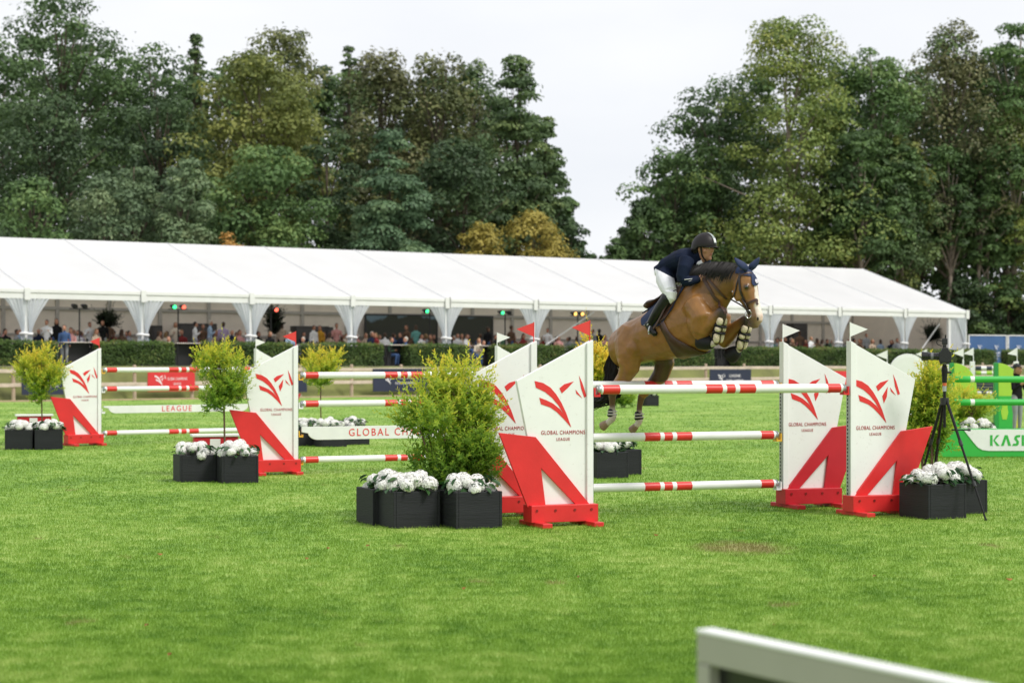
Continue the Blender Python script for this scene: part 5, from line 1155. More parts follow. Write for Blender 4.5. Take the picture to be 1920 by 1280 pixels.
# arms: shoulder, elbow, hand
rf.limb([R(1288, 487, .19), R(1283, 502, .25), R(1279, 518, .27), R(1281, 526, .26)], [.088, .078, .068, .064], JK)
rf.limb([R(1280, 527, .26), R(1293, 527, .22), R(1306, 524, .15), R(1309, 523, .14)], [.062, .057, .046, .043], JK)
rf.limb([R(1309, 523, .14), R(1315, 521, .115)], [.036, .04], SK)
rf.limb([R(1318, 488, -.19), R(1326, 505, -.25), R(1322, 520, -.26)], [.085, .072, .064], JK); rf.limb([R(1322, 520, -.26), R(1330, 520, -.18), R(1333, 518, -.12)], [.06, .05, .042], JK)
for sd, hx, hy in ((1, 1315, 520), (-1, 1334, 515)):                                                                                        # curled fingers and thumb round the reins
    for k in range(4):
        b0 = R(hx + 1, hy - 4 + k * 3.4, .115 * sd); rf.limb([b0, b0 + FWD * .045 + RGT * sd * .006, b0 + FWD * .055 - RGT * sd * .026, b0 + FWD * .025 - RGT * sd * .034], [.0115, .011, .010, .0085], SK)
    b0 = R(hx - 1, hy - 5, .10 * sd); rf.limb([b0, b0 + FWD * .03 + UPV * .014, b0 + FWD * .058 + UPV * .006 - RGT * sd * .008], [.013, .012, .009], SK)
    rf.ball(R(hx - .5, hy, .115 * sd), .040, SK, (1, 1, 1))
# shirt collar, neck, head
HEADC = R(1321, 465, .0); HF = (FWD * .95 + RGT * (-.05)).normalized(); HR_ = Vector((HF.y, -HF.x, 0)) * 1.0; HUP = (UPV * .985 + FWD * .12).normalized()
rf.limb([R(1303, 489), R(1308, 481), R(1313, 474)], [.075, .062, .06], SH); rf.limb([R(1307, 484), R(1314, 474), R(1318, 468)], [.058, .056, .06], SK)
rf.limb([R(1311, 493, .03), R(1315, 499, .02)], [.05, .035], SH)
def HD(f, r, u): return HEADC + HF * f + HR_ * r + HUP * u
rf.loft([HD(.0, 0, .09), HD(.005, 0, .04), HD(.012, 0, -.02), HD(.022, 0, -.07), HD(.035, 0, -.115), HD(.048, 0, -.135)], [.085, .10, .095, .085, .066, .04], [.07, .078, .075, .068, .052, .03], SK, side=HR_)
rf.limb([HD(.095, 0, .012), HD(.118, 0, -.028), HD(.108, 0, -.045)], [.011, .017, .013], SK)               # nose
rf.limb([HD(.085, -.035, .02), HD(.10, 0, .024), HD(.085, .035, .02)], [.014, .016, .014], SK)                # brow
rf.limb([HD(.092, -.02, -.078), HD(.102, 0, -.076), HD(.092, .02, -.078)], [.009, .011, .009], 6)            # lips
rf.limb([HD(.082, -.012, -.118), HD(.086, .012, -.118)], [.022, .022], SK)
for sd in (1, -1):
    rf.limb([HD(.062, sd*.055, -.025), HD(.05, sd*.064, -.045)], [.026, .024], SK)
    rf.limb([HD(-.012, sd*.078, .006), HD(-.016, sd*.082, -.02), HD(-.008, sd*.078, -.042)], [.014, .018, .011], SK, flat=.6)
rm = rf.skin('body', .008, 3, .45)
rv = coords(rm); fc = np.array([p.center[:] for p in rm.polygons]); rt = rf.nearest(fc)
hem = np.array([pix(c_) for c_ in fc]); rt = np.where((rt == BR) & (hem[:, 1] < 503 + (hem[:, 0] - 1228) * .52), JK, rt)      # the coat ends in a straight hem over the breeches
JACK = mat('navy_jacket', (.008, .013, .032), .75, .2, 9, bump=.6, bscale=12, spec=.12); BREE = mat('white_breeches', (.76, .76, .80), .75, .03, 12, bump=.25, bscale=22); BOOT = mat('black_boot', (.007, .007, .008), .3, .2, 10, bump=.2, bscale=25, spec=.35)
SKIN = mat('skin', (.42, .20, .125), .5, .08, 14); SHIRT = mat('white_shirt', (.8, .8, .8), .7, .03)
for m_ in (JACK, BREE, BOOT, SKIN, SHIRT, JACK, mat('lips', (.36, .13, .10), .5, 0)): rm.materials.append(m_)
rm.polygons.foreach_set('material_index', rt.astype(np.int32)); rm.polygons.foreach_set('use_smooth', [True] * len(rm.polygons)); link('body', rm, rider, world=True)
for sd in (1, -1):
    e = MB(); e.ball(HD(.089, sd*.031, .002), .0125, 12); e.build('eye', mat('eye_white', (.55, .52, .5), .3, 0), rider, world=True, smooth=True)
    MB().ball(HD(.0985, sd*.031 + 0, .001), .0062, 10).build('iris', mat('iris', (.02, .015, .012), .2, 0), rider, world=True, smooth=True)
    MB().tube([HD(.092, sd*.014, .022), HD(.096, sd*.033, .026), HD(.084, sd*.052, .020)], [.004, .005, .003], 6).build('eyebrow', mat('dark_brow', (.02, .012, .01), .8, 0), rider, world=True)
# helmet: shell, visor, pale centre stripe, badge, harness
HELM = mat('matt_black_helmet', (.012, .009, .010), .5, .1, 20, spec=.3); MH = Matrix.Identity(4)
for i_, ax_ in enumerate((HF, HR_, HUP)):
    for j_ in range(3): MH[j_][i_] = ax_.normalized()[j_]
shell = MB(); n1, n2 = 28, 14; vs = []
for i in range(n2 + 1):
    ph = (math.pi * .57) * i / n2
    for j in range(n1):
        th = 2 * math.pi * j / n1; x, y, z = math.sin(ph) * math.cos(th) * .152, math.sin(ph) * math.sin(th) * .120, math.cos(ph) * .155
        low = -.05 if math.cos(th) < -.3 else 0; vs.append(HD(x - .012, y, z * (1 if z > 0 else 1.6 if math.cos(th) < -.2 else .4) + .018))
shell.add(vs, [(i*n1+j, i*n1+(j+1) % n1, (i+1)*n1+(j+1) % n1, (i+1)*n1+j) for i in range(n2) for j in range(n1)])
helmet = shell.build('helmet', HELM, rider, world=True, smooth=True); s_ = helmet.modifiers.new('th', 'SOLIDIFY'); s_.thickness = .012; s_.offset = -1
vi = MB(); vs = []
for i in range(5):
    for j in range(15):
        th = math.radians(-68 + 136 * j / 14); ex = .066 * (i / 4) * math.cos(th) ** 1.2; vs.append(HD(math.cos(th) * .140 - .012 + ex, math.sin(th) * (.116 - .01 * i / 4), .018 - .012 * (i/4) - .01 * math.sin(th) ** 2))
vi.add(vs, [(i*15+j, i*15+j+1, (i+1)*15+j+1, (i+1)*15+j) for i in range(4) for j in range(14)]); v_ = vi.build('visor', HELM, helmet, world=True, smooth=True); s_ = v_.modifiers.new('th', 'SOLIDIFY'); s_.thickness = .008
st = MB(); vs = []
for i in range(17):
    ph = math.radians(-70 + 148 * i / 16); w_ = .012 + .012 * max(0, math.sin(ph))
    for sd in (-1, 1): vs.append(HD(math.sin(ph) * .1555 - .012, sd * w_, math.cos(ph) * .1585 + .018))
st.add(vs, [(2*i, 2*i+1, 2*i+3, 2*i+2) for i in range(16)]); st.build('helmet_stripe', mat('silver_grey_stripe', (.34, .38, .36), .35, 0, metal=.3), helmet, world=True, smooth=True)
bd = MB(); vs = []
for i in range(4):
    ph = math.radians(58 + 18 * i / 3)
    for sd in (-1, 1): vs.append(HD(math.sin(ph) * .158 - .012, sd * .017, math.cos(ph) * .161 + .018))
bd.add(vs, [(2*i, 2*i+1, 2*i+3, 2*i+2) for i in range(3)]); bd.build('helmet_badge', PRINT, helmet, world=True)
for sd in (1, -1): MB().tube(smooth_line([HD(.012, sd*.086, .015), HD(.022, sd*.084, -.04), HD(.035, sd*.066, -.10), HD(.05, sd*.02, -.142)], 5), .009, 7).build('chin_strap', BLACK, rider, world=True, smooth=True)
MB().tube(smooth_line([HD(-.075, .075, -.02), HD(-.085, 0, -.045), HD(-.075, -.075, -.02)], 5), .035, 8).build('hair', mat('dark_hair', (.012, .009, .008), .7, .2, 30), rider, world=True, smooth=True)
# stirrup, spur, whip, sleeve lettering, coat buttons
ft = R(1222, 620, .32)
MB().tube(smooth_line([ft + RGT * .055 * math.cos(a) + Vector((0, 0, -.02 + .085 * max(0, math.sin(a)) - .012 * (math.sin(a) < 0))) + FWD * .0 for a in np.linspace(0, 6.283, 17)], 2), .009, 8).build('stirrup', STEEL, horse, world=True, smooth=True)
strap('stirrup_leather', [R(1252, 566, .33), R(1243, 585, .345), R(1233, 604, .345), R(1225, 616, .345)], .022, LEATH, cling=False)
MB().tube([R(1216, 607, .36), R(1213, 610, .35), R(1208, 609, .33)], .007, 7).build('spur', SILV, rider, world=True, smooth=True)
o = tag(MB().tube([R(1311, 521, .155), R(1275, 540, .30), R(1215, 567, .36), R(1208, 569, .36)], [.007, .006, .005, .004], 6).build('whip', BLACK, smooth=True), 'thin black riding whip held along the rider leg', 'whip')
sl = bpy.data.objects.new('tmp', None)
for i_, (x0, x1, yy) in enumerate(((1290, 1304, 524.5), (1298, 1303, 527.5))):
    a, b = R(x0, yy, .24 - (x0 - 1290) * .004), R(x1, yy - 1.8, .24 - (x1 - 1290) * .004); MB().tube([a + RGT * .062 * 1, b + RGT * .056], .0075 if i_ == 0 else .004, 6, flat=.5).build('sleeve_lettering', PRINT, rider, world=True)
bpy.data.objects.remove(sl)
# ------------------------------------------------------------------ people, tables, lamps and plants at the marquee
TH = [(.0), ]
XA = (1, 0, 0)
def figure(pose, female=False, voxel=.02, name='body'):
    f = Fig(); S_, H_, T_, B_, O_ = 0, 1, 2, 3, 4; sit = pose.startswith('sit')
    hz = .52 if sit else .92; lean = -.10 if pose == 'sit_lean' else -.02
    sh = Vector((0, lean, hz + .50)); hip = Vector((0, 0, hz)); w_ = .165 if female else .185
    f.loft([hip + Vector((0, 0, -.06)), hip + Vector((0, 0, .06)), hip.lerp(sh, .45), hip.lerp(sh, .8), sh, sh + Vector((0, 0, .045))], [.10, .115, .10, .12, .10, .05], [.165, .17, .145, w_, w_ + .01, .08], T_, side=XA)
    f.limb([sh + Vector((0, 0, .0)), sh + Vector((0, -.015, .12))], [.055, .05], S_)
    hc = sh + Vector((0, -.03, .215)); f.loft([hc + Vector((0, .01, .11)), hc + Vector((0, .0, .06)), hc, hc + Vector((0, -.012, -.06)), hc + Vector((0, -.03, -.11))], [.05, .092, .10, .085, .045], [.05, .075, .078, .066, .035], S_, side=XA)
    f.limb([hc + Vector((0, -.095, .0)), hc + Vector((0, -.118, -.03))], [.012, .016], S_)
    f.loft([hc + Vector((0, .03, .135)), hc + Vector((0, .03, .08)), hc + Vector((0, .045, .01)), hc + Vector((0, .05, -.05))], [.06, .105, .085, .06], [.06, .09, .088, .07], H_, side=XA)
    if female: f.loft([hc + Vector((0, .06, .03)), hc + Vector((0, .075, -.10)), hc + Vector((0, .075, -.22))], [.06, .055, .03], [.095, .11, .085], H_, side=XA)
    for s in (-1, 1):
        a0 = sh + Vector((s * (w_ + .015), 0, -.03))
        if sit or pose == 'stand_bent': el = a0 + Vector((s * .05, -.05, -.27)); ha = el + Vector((-s * (.10 if pose != 'sit_lean' else .2), -.22, .04 if sit else .16))
        else: el = a0 + Vector((s * .05, .02, -.28)); ha = el + Vector((-s * .0, -.06, -.24))
        f.limb([a0, a0.lerp(el, .5), el], [.062, .055, .046], T_); f.limb([el, el.lerp(ha, .8)], [.046, .036], T_); f.limb([el.lerp(ha, .75), ha, ha + (ha - el).normalized() * .07], [.034, .042, .022], S_, flat=.7)
        if sit: kn = hip + Vector((s * .10, -.45, .02)); an_ = kn + Vector((s * .02, .04, -.42))
        else: kn = hip + Vector((s * .095, -.02, -.43)); an_ = kn + Vector((s * .01, .03, -.40))
        f.limb([hip + Vector((s * .09, 0, -.02)), hip.lerp(kn, .5) + Vector((s * .05, 0, 0)), kn], [.098, .085, .062], B_); f.limb([kn, kn.lerp(an_, .35), an_], [.062, .058, .042], B_)
        f.limb([an_ + Vector((0, .03, -.06)), an_ + Vector((0, -.06, -.07)), an_ + Vector((0, -.16, -.08))], [.038, .042, .03], O_)
    me = f.skin(name, voxel, 2); fc = np.array([p.center[:] for p in me.polygons]); tg_ = f.nearest(fc)
    for m_ in (SKIN, MATS['dark_hair'], JACK, JACK, BLACK): me.materials.append(m_)
    me.polygons.foreach_set('material_index', tg_.astype(np.int32)); me.polygons.foreach_set('use_smooth', [True] * len(me.polygons))
    zmin = coords(me)[:, 2].min(); me.transform(Matrix.Translation((0, 0, -zmin))); return me
FIGS = {(p, g): figure(p, g) for p in ('sit', 'sit_lean', 'stand', 'stand_bent') for g in (False, True)}
CLO = {'white': (.72, .72, .72), 'cream': (.62, .54, .44), 'black': (.012, .012, .013), 'navy': (.015, .02, .045), 'light blue': (.33, .44, .58), 'lavender': (.38, .30, .45), 'mustard': (.50, .27, .03),
       'grey': (.27, .28, .29), 'dark red': (.20, .03, .03), 'brown': (.14, .085, .055), 'teal': (.12, .30, .27), 'beige': (.45, .35, .26), 'pink': (.55, .28, .26), 'denim blue': (.055, .10, .22), 'green': (.10, .20, .12)}
HAIRC = [(.015, .011, .009), (.06, .032, .018), (.20, .12, .05), (.42, .38, .33), (.10, .05, .025)]
def cl(c): return mat('cloth_' + c.replace(' ', '_'), CLO[c], .85, .1, 9, spec=.15)
def hr(k): return mat('hair_%d' % k, HAIRC[k], .7, .15, 30)
BOTT = ['black', 'navy', 'denim blue', 'grey']
def person(me, loc, rz, lab, top, bot, hair, scale=1., grp='guests at the marquee', name='person'):
    o = link(name, me); o.location = loc; o.rotation_euler = (0, 0, rz); o.scale = (scale,) * 3; tag(o, lab, 'person', grp)
    for i, m_ in ((1, hr(hair)), (2, cl(top)), (3, cl(bot))): o.material_slots[i].link = 'OBJECT'; o.material_slots[i].material = m_
    return o
PPL = [ # px, pose (s sit, l leaning sit, t standing, b standing arms bent), top, hair, female, depth in the marquee
 (10,'s','black',0,0,1.6),(27,'l','grey',1,0,2.4),(88,'b','white',0,0,1.2),(106,'t','black',1,1,1.8),(121,'t','denim blue',1,0,-2.0),(133,'s','pink',1,1,1.4),(146,'s','white',1,1,2.6),(168,'b','white',4,0,3.0),(180,'s','beige',2,1,1.2),(193,'t','black',1,0,2.2),(204,'t','brown',1,0,3.4),(228,'s','brown',1,1,2.2),(241,'s','grey',0,0,3.2),
 (297,'s','beige',1,1,2.6),(311,'s','cream',2,1,3.0),(329,'b','cream',2,1,3.2),(318,'l','cream',1,1,-1.4),(365,'b','white',0,0,2.2),(380,'t','brown',1,0,4.2),(393,'b','light blue',3,0,2.4),(405,'s','beige',1,1,3.6),(419,'t','lavender',1,0,3.2),(434,'s','navy',3,0,.9),(449,'s','pink',4,1,1.0),
 (484,'s','black',1,0,3.5),(505,'l','black',2,1,.8),(528,'t','beige',1,1,3.5),(543,'s','light blue',3,0,.8),(569,'s','grey',3,0,-1.8),(588,'t','white',1,1,3.2),(600,'t','mustard',1,1,3.4),(618,'s','beige',1,1,1.8),(631,'b','pink',1,0,3.0),(641,'s','brown',1,1,3.8),
 (686,'s','beige',2,1,2.4),(697,'s','navy',3,0,1.1),(705,'s','dark red',2,1,1.0),(722,'s','white',1,0,1.8),(730,'l','green',1,0,-1.8),(765,'l','denim blue',3,0,-1.8),(752,'s','navy',1,0,1.6),(763,'t','brown',1,1,3.6),(780,'b','teal',1,1,1.6),(790,'s','white',1,1,1.2),(800,'s','grey',2,0,3.0),(811,'l','brown',4,1,.7),
 (858,'s','white',1,1,2.0),(866,'s','beige',2,0,3.2),(874,'s','white',1,1,1.4),(898,'l','cream',2,1,-1.6),(906,'s','white',4,1,-1.2),(914,'t','black',1,0,2.8),(928,'s','black',0,0,1.2),(958,'t','brown',1,0,3.2),(981,'s','dark red',1,1,1.6),
 (1027,'b','white',0,0,2.2),(1047,'s','pink',1,1,1.2),(1068,'s','grey',1,0,3.0),(1112,'t','grey',1,0,3.0),(1124,'t','black',0,0,3.6),(1134,'s','pink',4,0,.9),(1190,'s','brown',1,1,2.0),
 (1440,'s','brown',1,1,1.4),(1456,'s','grey',1,0,2.6),(1464,'s','beige',2,1,1.0),(1474,'s','black',0,0,1.6),(1487,'s','brown',2,1,.8),(1500,'t','brown',1,0,2.4),(1512,'s','dark red',1,1,2.0),(1520,'b','white',2,1,-1.6),(1532,'s','brown',1,0,1.6),(1541,'s','beige',1,1,2.6),(1550,'s','black',1,0,1.0),
 (1600,'s','black',0,0,1.8),(1612,'s','brown',4,1,1.2),(1624,'t','grey',1,0,2.2),(1634,'l','beige',2,1,.6),(1670,'s','navy',4,0,1.4),(1682,'s','grey',1,0,1.0)]
rnd = random.Random(2024)
for k in range(70):                     # further seated rows at the back, spread evenly over the bays
    px = int(-5 + 1135 * ((k * .618034) % 1) if k < 54 else 1440 + 250 * ((k * .618034) % 1)); PPL.append((px, rnd.choice('sssl'), rnd.choice(list(CLO)), rnd.randrange(5), rnd.randrange(2), rnd.uniform(2.6, 6.4)))
POSE = {'s': 'sit', 'l': 'sit_lean', 't': 'stand', 'b': 'stand_bent'}
posts_px = [960 + (T(i*BAY, 0).x / T(i*BAY, 0).y) * FPX for i in range(0, 12)]
ORD = ['first', 'second', 'third', 'fourth', 'fifth', 'sixth', 'seventh', 'eighth', 'ninth', 'tenth', 'eleventh', 'twelfth', 'thirteenth', 'fourteenth', 'fifteenth', 'sixteenth', 'seventeenth', 'eighteenth', 'nineteenth', 'twentieth', 'twenty-first', 'twenty-second', 'twenty-third', 'twenty-fourth', 'twenty-fifth', 'twenty-sixth', 'twenty-seventh', 'twenty-eighth', 'twenty-ninth', 'thirtieth']
bays = {}
for q in PPL: bays.setdefault(sum(q[0] > x for x in posts_px), []).append(q)
for bay, qs in bays.items():
    for k, (px, ps, top, hair, fem, v) in enumerate(sorted(qs)):
        u = tent_u(px, v); z = terr(u) + .012 + (FLOOR if v > .2 else 0); bot = BOTT[(px * 7) % 4] if px not in (730, 765) else 'denim blue'
        where = ('outside, ' if v < 0 else '') + ('%s from left' % ORD[k]) + (' before the first post' if bay == 0 else ' in the %s marquee bay' % ORD[bay - 1])
        lab = '%s guest in %s top, %s' % ({'s': 'seated', 'l': 'leaning', 't': 'standing', 'b': 'standing'}[ps], top, where)
        rz = rnd.uniform(-1.1, 1.1) if v > 0 else (1.1 if px == 730 else -1.1 if px == 765 else rnd.uniform(-.8, .8))
        rz += rnd.choice((0, 0, math.pi * .8)) if v > 1.5 else 0
        person(FIGS[(POSE[ps], bool(fem))], T(u, v, z), rz, lab, top, bot, hair, rnd.uniform(.95, 1.05))
TABT = mat('pale_table_top', (.55, .50, .45), .5, .1, 4); TABD = mat('black_table', (.014, .014, .015), .6, .1)
tabs = [(175, 'black', 1.0), (142, 'gap', -1.9), (300, 'black', 2.0), (352, 'gap', -1.9), (415, 'black', 2.4), (530, 'black', 2.0), (610, 'black', 2.6), (710, 'black', 1.8), (747, 'gap', -2.0), (800, 'black', 2.0), (868, 'black', 2.4), (920, 'gap', -1.7), (945, 'black', 1.8), (1040, 'black', 1.8), (1120, 'black', 2.0), (1362, 'gap', -1.9), (1470, 'black', 1.8), (1540, 'black', 1.8), (1615, 'black', 1.8), (1690, 'black', 2.0), (15, 'black', 1.8), (235, 'black', 2.6)]
tabs.sort()
def nth(k, n): return ORD[k] if k < len(ORD) else '%s last' % ORD[n - k - 1] if n - k > 1 else 'last'
kk = {'gap': 0, 'black': 0}; nk = {c: sum(t_[1] == c for t_ in tabs) for c in kk}
for px, kd, v in tabs:
    u = tent_u(px, v); k = kk[kd]; kk[kd] += 1
    lab = ('black-skirted table in a hedge gap, %s gap from the left' if kd == 'gap' else 'dark dining table inside the marquee, %s from the left') % nth(k, nk[kd])
    o = empty('table', T(u, v, terr(u) + .012 + (FLOOR if v > 0 else 0)), TA, lab, 'table', 'tables at the marquee'); w_ = .75 if kd == 'gap' else 1.0
    MB().box(-w_, w_, -.42, .42, 1.0 if kd == 'gap' else .72, 1.04 if kd == 'gap' else .76).build('top', TABT, o, bevel=.01)
    h = .998 if kd == 'gap' else .718
    if kd == 'gap':
        MB().box(-w_ + .1, w_ - .1, .0, .36, .02, h).build('skirt', TABD, o)
        for x in (-w_ + .1, w_ - .1): MB().tube([(x, -.3, 0), (x, -.3, h)], .03, 8).build('leg', TABD, o)
    else:
        for x in (-w_ + .1, w_ - .1):
            for y in (-.34, .34): MB().tube([(x, y, 0), (x, y, h)], .03, 8).build('leg', TABD, o)
    if px in (142, 352, 747, 920, 1362):
        for x in (-w_ - .45, w_ + .45):
            if px in (920, 142) and x < 0: continue
            ch = empty('chair', T(u + x * .9, v - .05, terr(u) + .012), TA + (math.pi / 2 if x > 0 else -math.pi / 2), 'black chair at the %s side of the table in the %s hedge gap' % ('left' if x < 0 else 'right', ORD[k]), 'chair', 'black chairs at the marquee')
            MB().box(-.21, .21, -.21, .21, .44, .48).build('seat', TABD, ch, bevel=.01); MB().box(-.2, .2, .18, .215, .5, .92).build('backrest', TABD, ch, bevel=.01)
            for a in (-.18, .18):
                for b_ in (-.18, .18): MB().tube([(a, b_, 0), (a, b_, .44)], .015, 6).build('leg', TABD, ch)
# stage lamps on stands
LCOL = {'green': (.05, .9, .28), 'red': (1., .13, .08), 'amber': (1., .52, .12), 'off': (.03, .03, .03)}
LM_ = {c: emit_mat('lamp_' + c, v, 0 if c == 'off' else 1.5) for c, v in LCOL.items()}
lamps = [(149, 574, ('off', 'off'), 'pair of unlit spotlights left of the second curtain post'), (334, 575, ('green', 'red'), 'green and red spotlight pair above the man in the white shirt'), (508, 580, ('off', 'red'), 'spotlight pair with a red lamp right of the third curtain post'),
         (662, 581, ('red', 'red'), 'red spotlights half behind the fourth curtain post'), (806, 583, ('green', 'red'), 'spotlight pair with green lamp left of the fifth curtain post'), (947, 586, ('green', 'off'), 'spotlight pair with green lamp above the white flag'), (1083, 588, ('amber', 'amber'), 'pair of amber spotlights above the second red flag')]
for px, py, cs, lab in lamps:
    v = 1.7; u, z = at_tent(px, py, v); z0 = terr(u) + .012 + FLOOR; o = empty('spotlight', T(u, v, z0), TA, lab, 'spotlight', 'stage spotlights in the marquee')
    MB().tube([(0, 0, 0), (0, 0, z - z0 - .1)], .035, 8).build('stand', DARKM, o); MB().box(-.5, .5, -.02, .02, z - z0 - .14, z - z0 - .10).build('crossbar', DARKM, o)
    MB().box(-.25, .25, -.25, .25, 0, .03).build('base', DARKM, o)
    for x, c in zip((-.24, .24), cs):
        can = MB().tube([(x, .28, z - z0 + .06), (x, .1, z - z0 + .02), (x, -.12, z - z0 - .02)], [.06, .10, .115], 14).build('lamp_can', DARKM, o, smooth=True)
        MB().tube([(x, -.121, z - z0 - .02), (x, -.128, z - z0 - .022)], .10, 16).build('lens', LM_[c], can)
# dark potted plants in the marquee
SHR_KEEP = SHR; SHR = leaf_mat('dark_plant_leaf', [(0, (.006, .010, .005)), (.5, (.014, .024, .010)), (1, (.04, .06, .02))], .2)
for px, py, h, r, lab in ((200, 606, .22, .17, 'dark palm-like plant above the guests in the second bay'), (514, 605, .70, .17, 'tall dark plant right of the third curtain post'), (1748, 630, .35, .28, 'left one of the two potted trees at the marquee end'), (1771, 622, .42, .34, 'right one of the two potted trees at the marquee end')):
    v = 2.4; u, z = at_tent(px, py, v); z0 = terr(u) + .012 + FLOOR
    shrub('potted_plant', lab, tuple(T(u, v, z0)), z - z0, h, r, 150, z - z0 - h * .6, .2, .13, int(px), grp='dark plants in the marquee')
SHR = SHR_KEEP

# ------------------------------------------------------------------ tripod with camera beside the right wing
LENSB = mat('lens_black', (.012, .012, .013), .28, .1, 30); tp0 = P(1771, 747, 22.1)
tri = empty('tripod', (tp0.x, tp0.y, 0), label='tall black camera tripod straddling the planter at the right', cat='tripod')
feet = [G(1709, 961), G(1849, 976), Vector((tp0.x + .02, 23.05, 0))]; ap = tp0 + Vector((0, 0, -.02))
for f in feet:
    d = (f - ap); a = ap + Vector((d.x, d.y, 0)).normalized() * .035; f1, f2 = a.lerp(f, .36), a.lerp(f, .70)
    lg = MB(); lg.tube([a, f1], .0165, 10); lg.tube([f1, f2], .0135, 10); lg.tube([f2, f.lerp(a, .01)], .0105, 10); lo = lg.build('leg', BLACK, tri, world=True)
    for q in (f1, f2): MB().tube([q + (a - f).normalized() * .03, q - (a - f).normalized() * .03], .0215, 10).build('leg_lock', DARKM, lo, world=True)
    MB().ball(f.lerp(a, .008), .018, 8).build('rubber_foot', BLACK, lo, world=True, smooth=True)
MB().tube([ap + Vector((0, 0, -.05)), ap + Vector((0, 0, .03))], .048, 14).build('spider', DARKM, tri, world=True)
MB().tube([ap + Vector((0, 0, -.30)), ap + Vector((0, 0, .12))], .016, 10).build('centre_column', BLACK, tri, world=True)
MB().tube([ap + Vector((0, 0, .10)), ap + Vector((0, 0, .16))], .022, 12).build('grey_collar', STEEL, tri, world=True); MB().tube([ap + Vector((0, 0, .161)), ap + Vector((0, 0, .195))], .023, 12).build('orange_collar', mat('orange_ring', (.62, .12, .04), .5), tri, world=True)
MB().tube([ap + Vector((0, 0, .196)), ap + Vector((0, 0, .28)), ap + Vector((0, 0, .34)), ap + Vector((0, 0, .40))], [.026, .030, .036, .020], 14).build('ball_head', BLACK, tri, world=True)
MB().tube([ap + Vector((.02, 0, .31)), ap + Vector((.075, -.01, .31))], .012, 8).build('head_knob', DARKM, tri, world=True)
hb_ = ap + (feet[1] - ap) * .28; MB().tube([hb_ + Vector((-.05, 0, .04)), hb_ + Vector((.13, 0, .04))], .008, 8).build('pan_handle', BLACK, tri, world=True); MB().tube([hb_ + Vector((.13, 0, .04)), hb_ + Vector((.16, 0, .04))], .014, 8).build('handle_grip', DARKM, tri, world=True)
cb = ap + Vector((0, 0, .402)); camo = empty('photo_camera', cb, math.radians(-12), 'black camera with long lens on the tripod pointing left', 'camera')
MB().box(-.055, .055, -.05, .05, .0, .012).build('mount_plate', DARKM, camo, bevel=.003)
MB().prism([(-.058, .014), (.072, .014), (.078, .06), (.075, .135), (.05, .15), (.04, .182), (-.025, .182), (-.04, .145), (-.06, .135)], -.052, .052).build('camera_body', LENSB, camo, bevel=.008)
MB().tube([(-.058, 0, .085), (-.085, 0, .085), (-.088, 0, .085), (-.17, 0, .087), (-.175, 0, .087), (-.235, 0, .09), (-.25, 0, .09)], [.042, .044, .04, .041, .046, .05, .052], 20).build('lens', LENSB, camo, smooth=False)
MB().tube([(-.12, 0, .086), (-.15, 0, .086)], .0435, 20).build('zoom_ring', mat('grey_ring', (.16, .16, .17), .5), camo)
MB().box(-.02, .02, -.02, .02, .184, .215).build('hot_shoe_unit', LENSB, camo, bevel=.004); MB().box(-.028, .034, -.025, .025, .217, .285).build('remote_receiver', LENSB, camo, bevel=.008); MB().tube([(.01, 0, .285), (.012, 0, .325)], .008, 8).build('antenna', BLACK, camo)
MB().tube(smooth_line([(-.02, -.03, .25), (-.075, -.03, .265), (-.08, -.035, .225), (-.03, -.05, .20)], 5), .005, 6).build('cable', BLACK, camo, smooth=True)

# ------------------------------------------------------------------ green jump at the right
GRN = mat('bright_green_paint', (.035, .42, .055), .4, .05, 3); LIME = mat('lime_paint', (.36, .60, .05), .4, .05, 3); DGRN = mat('mid_green_paint', (.02, .27, .05), .4, .05, 3); YLW = mat('yellow_paint', (.62, .58, .05), .4, .05, 3)
Yk = 35.2; k0 = ground_at(1722, Yk); fil = empty('jump_filler', k0, math.radians(2), 'low green and white jump filler with green lettering at the right edge', 'jump filler')
MB().prism([(0, 0), (0, .62), (.25, .60), (.45, .50), (3.4, .50), (3.4, 0)], 0, .16).build('board', GRN, fil, bevel=.01)
MB().prism([(.80, .487), (.98, .26), (1.06, .17), (1.14, .125), (1.26, .11), (3.3, .11), (3.3, .487)], -.012, -.001).build('white_inset', WHITE, fil, bevel=.002)
lt = MB(); xs = 1.275; H_ = .19; z0 = .20; tk_ = .045
def KK(x): lt.prism([(x, z0), (x, z0+H_), (x+tk_, z0+H_), (x+tk_, z0)], -.016, -.013); lt.prism([(x+tk_+.012, z0+.095), (x+.115, z0+H_), (x+.168, z0+H_), (x+.085, z0+.098), (x+.172, z0), (x+.118, z0)], -.016, -.013)
KK(xs); x = xs + .195; lt.prism([(x, z0), (x+.068, z0+H_), (x+.118, z0+H_), (x+.18, z0), (x+.13, z0), (x+.092, z0+.13), (x+.05, z0)], -.016, -.013)
x = xs + .395; lt.prism([(x, z0), (x+.02, z0+.04), (x+.07, z0+.04), (x+.075, z0+.075), (x+.035, z0+.115), (x+.045, z0+.165), (x+.075, z0+H_), (x+.15, z0+H_), (x+.135, z0+.15), (x+.09, z0+.15), (x+.085, z0+.122), (x+.122, z0+.08), (x+.115, z0+.025), (x+.085, z0)], -.016, -.013)
KK(xs + .565); lt.build('lettering', GRN, fil)
GST = [(0, .155, 0), (.155, .185, 1), (.185, .75, 0), (.75, .78, 1), (.78, 1, 0)]
for py, lab in ((711, 'upper bright green pole with white band at the right edge'), (754, 'lower bright green pole with white band at the right edge')):
    z = zat(py, Yk + .1); a = ground_at(1779, Yk + .1); pole(lab, a + Vector((0, 0, z)), a + Vector((2.45, .1, z)), GST, [GRN, POLEW, STEEL], .057, grp='bright green jump poles')
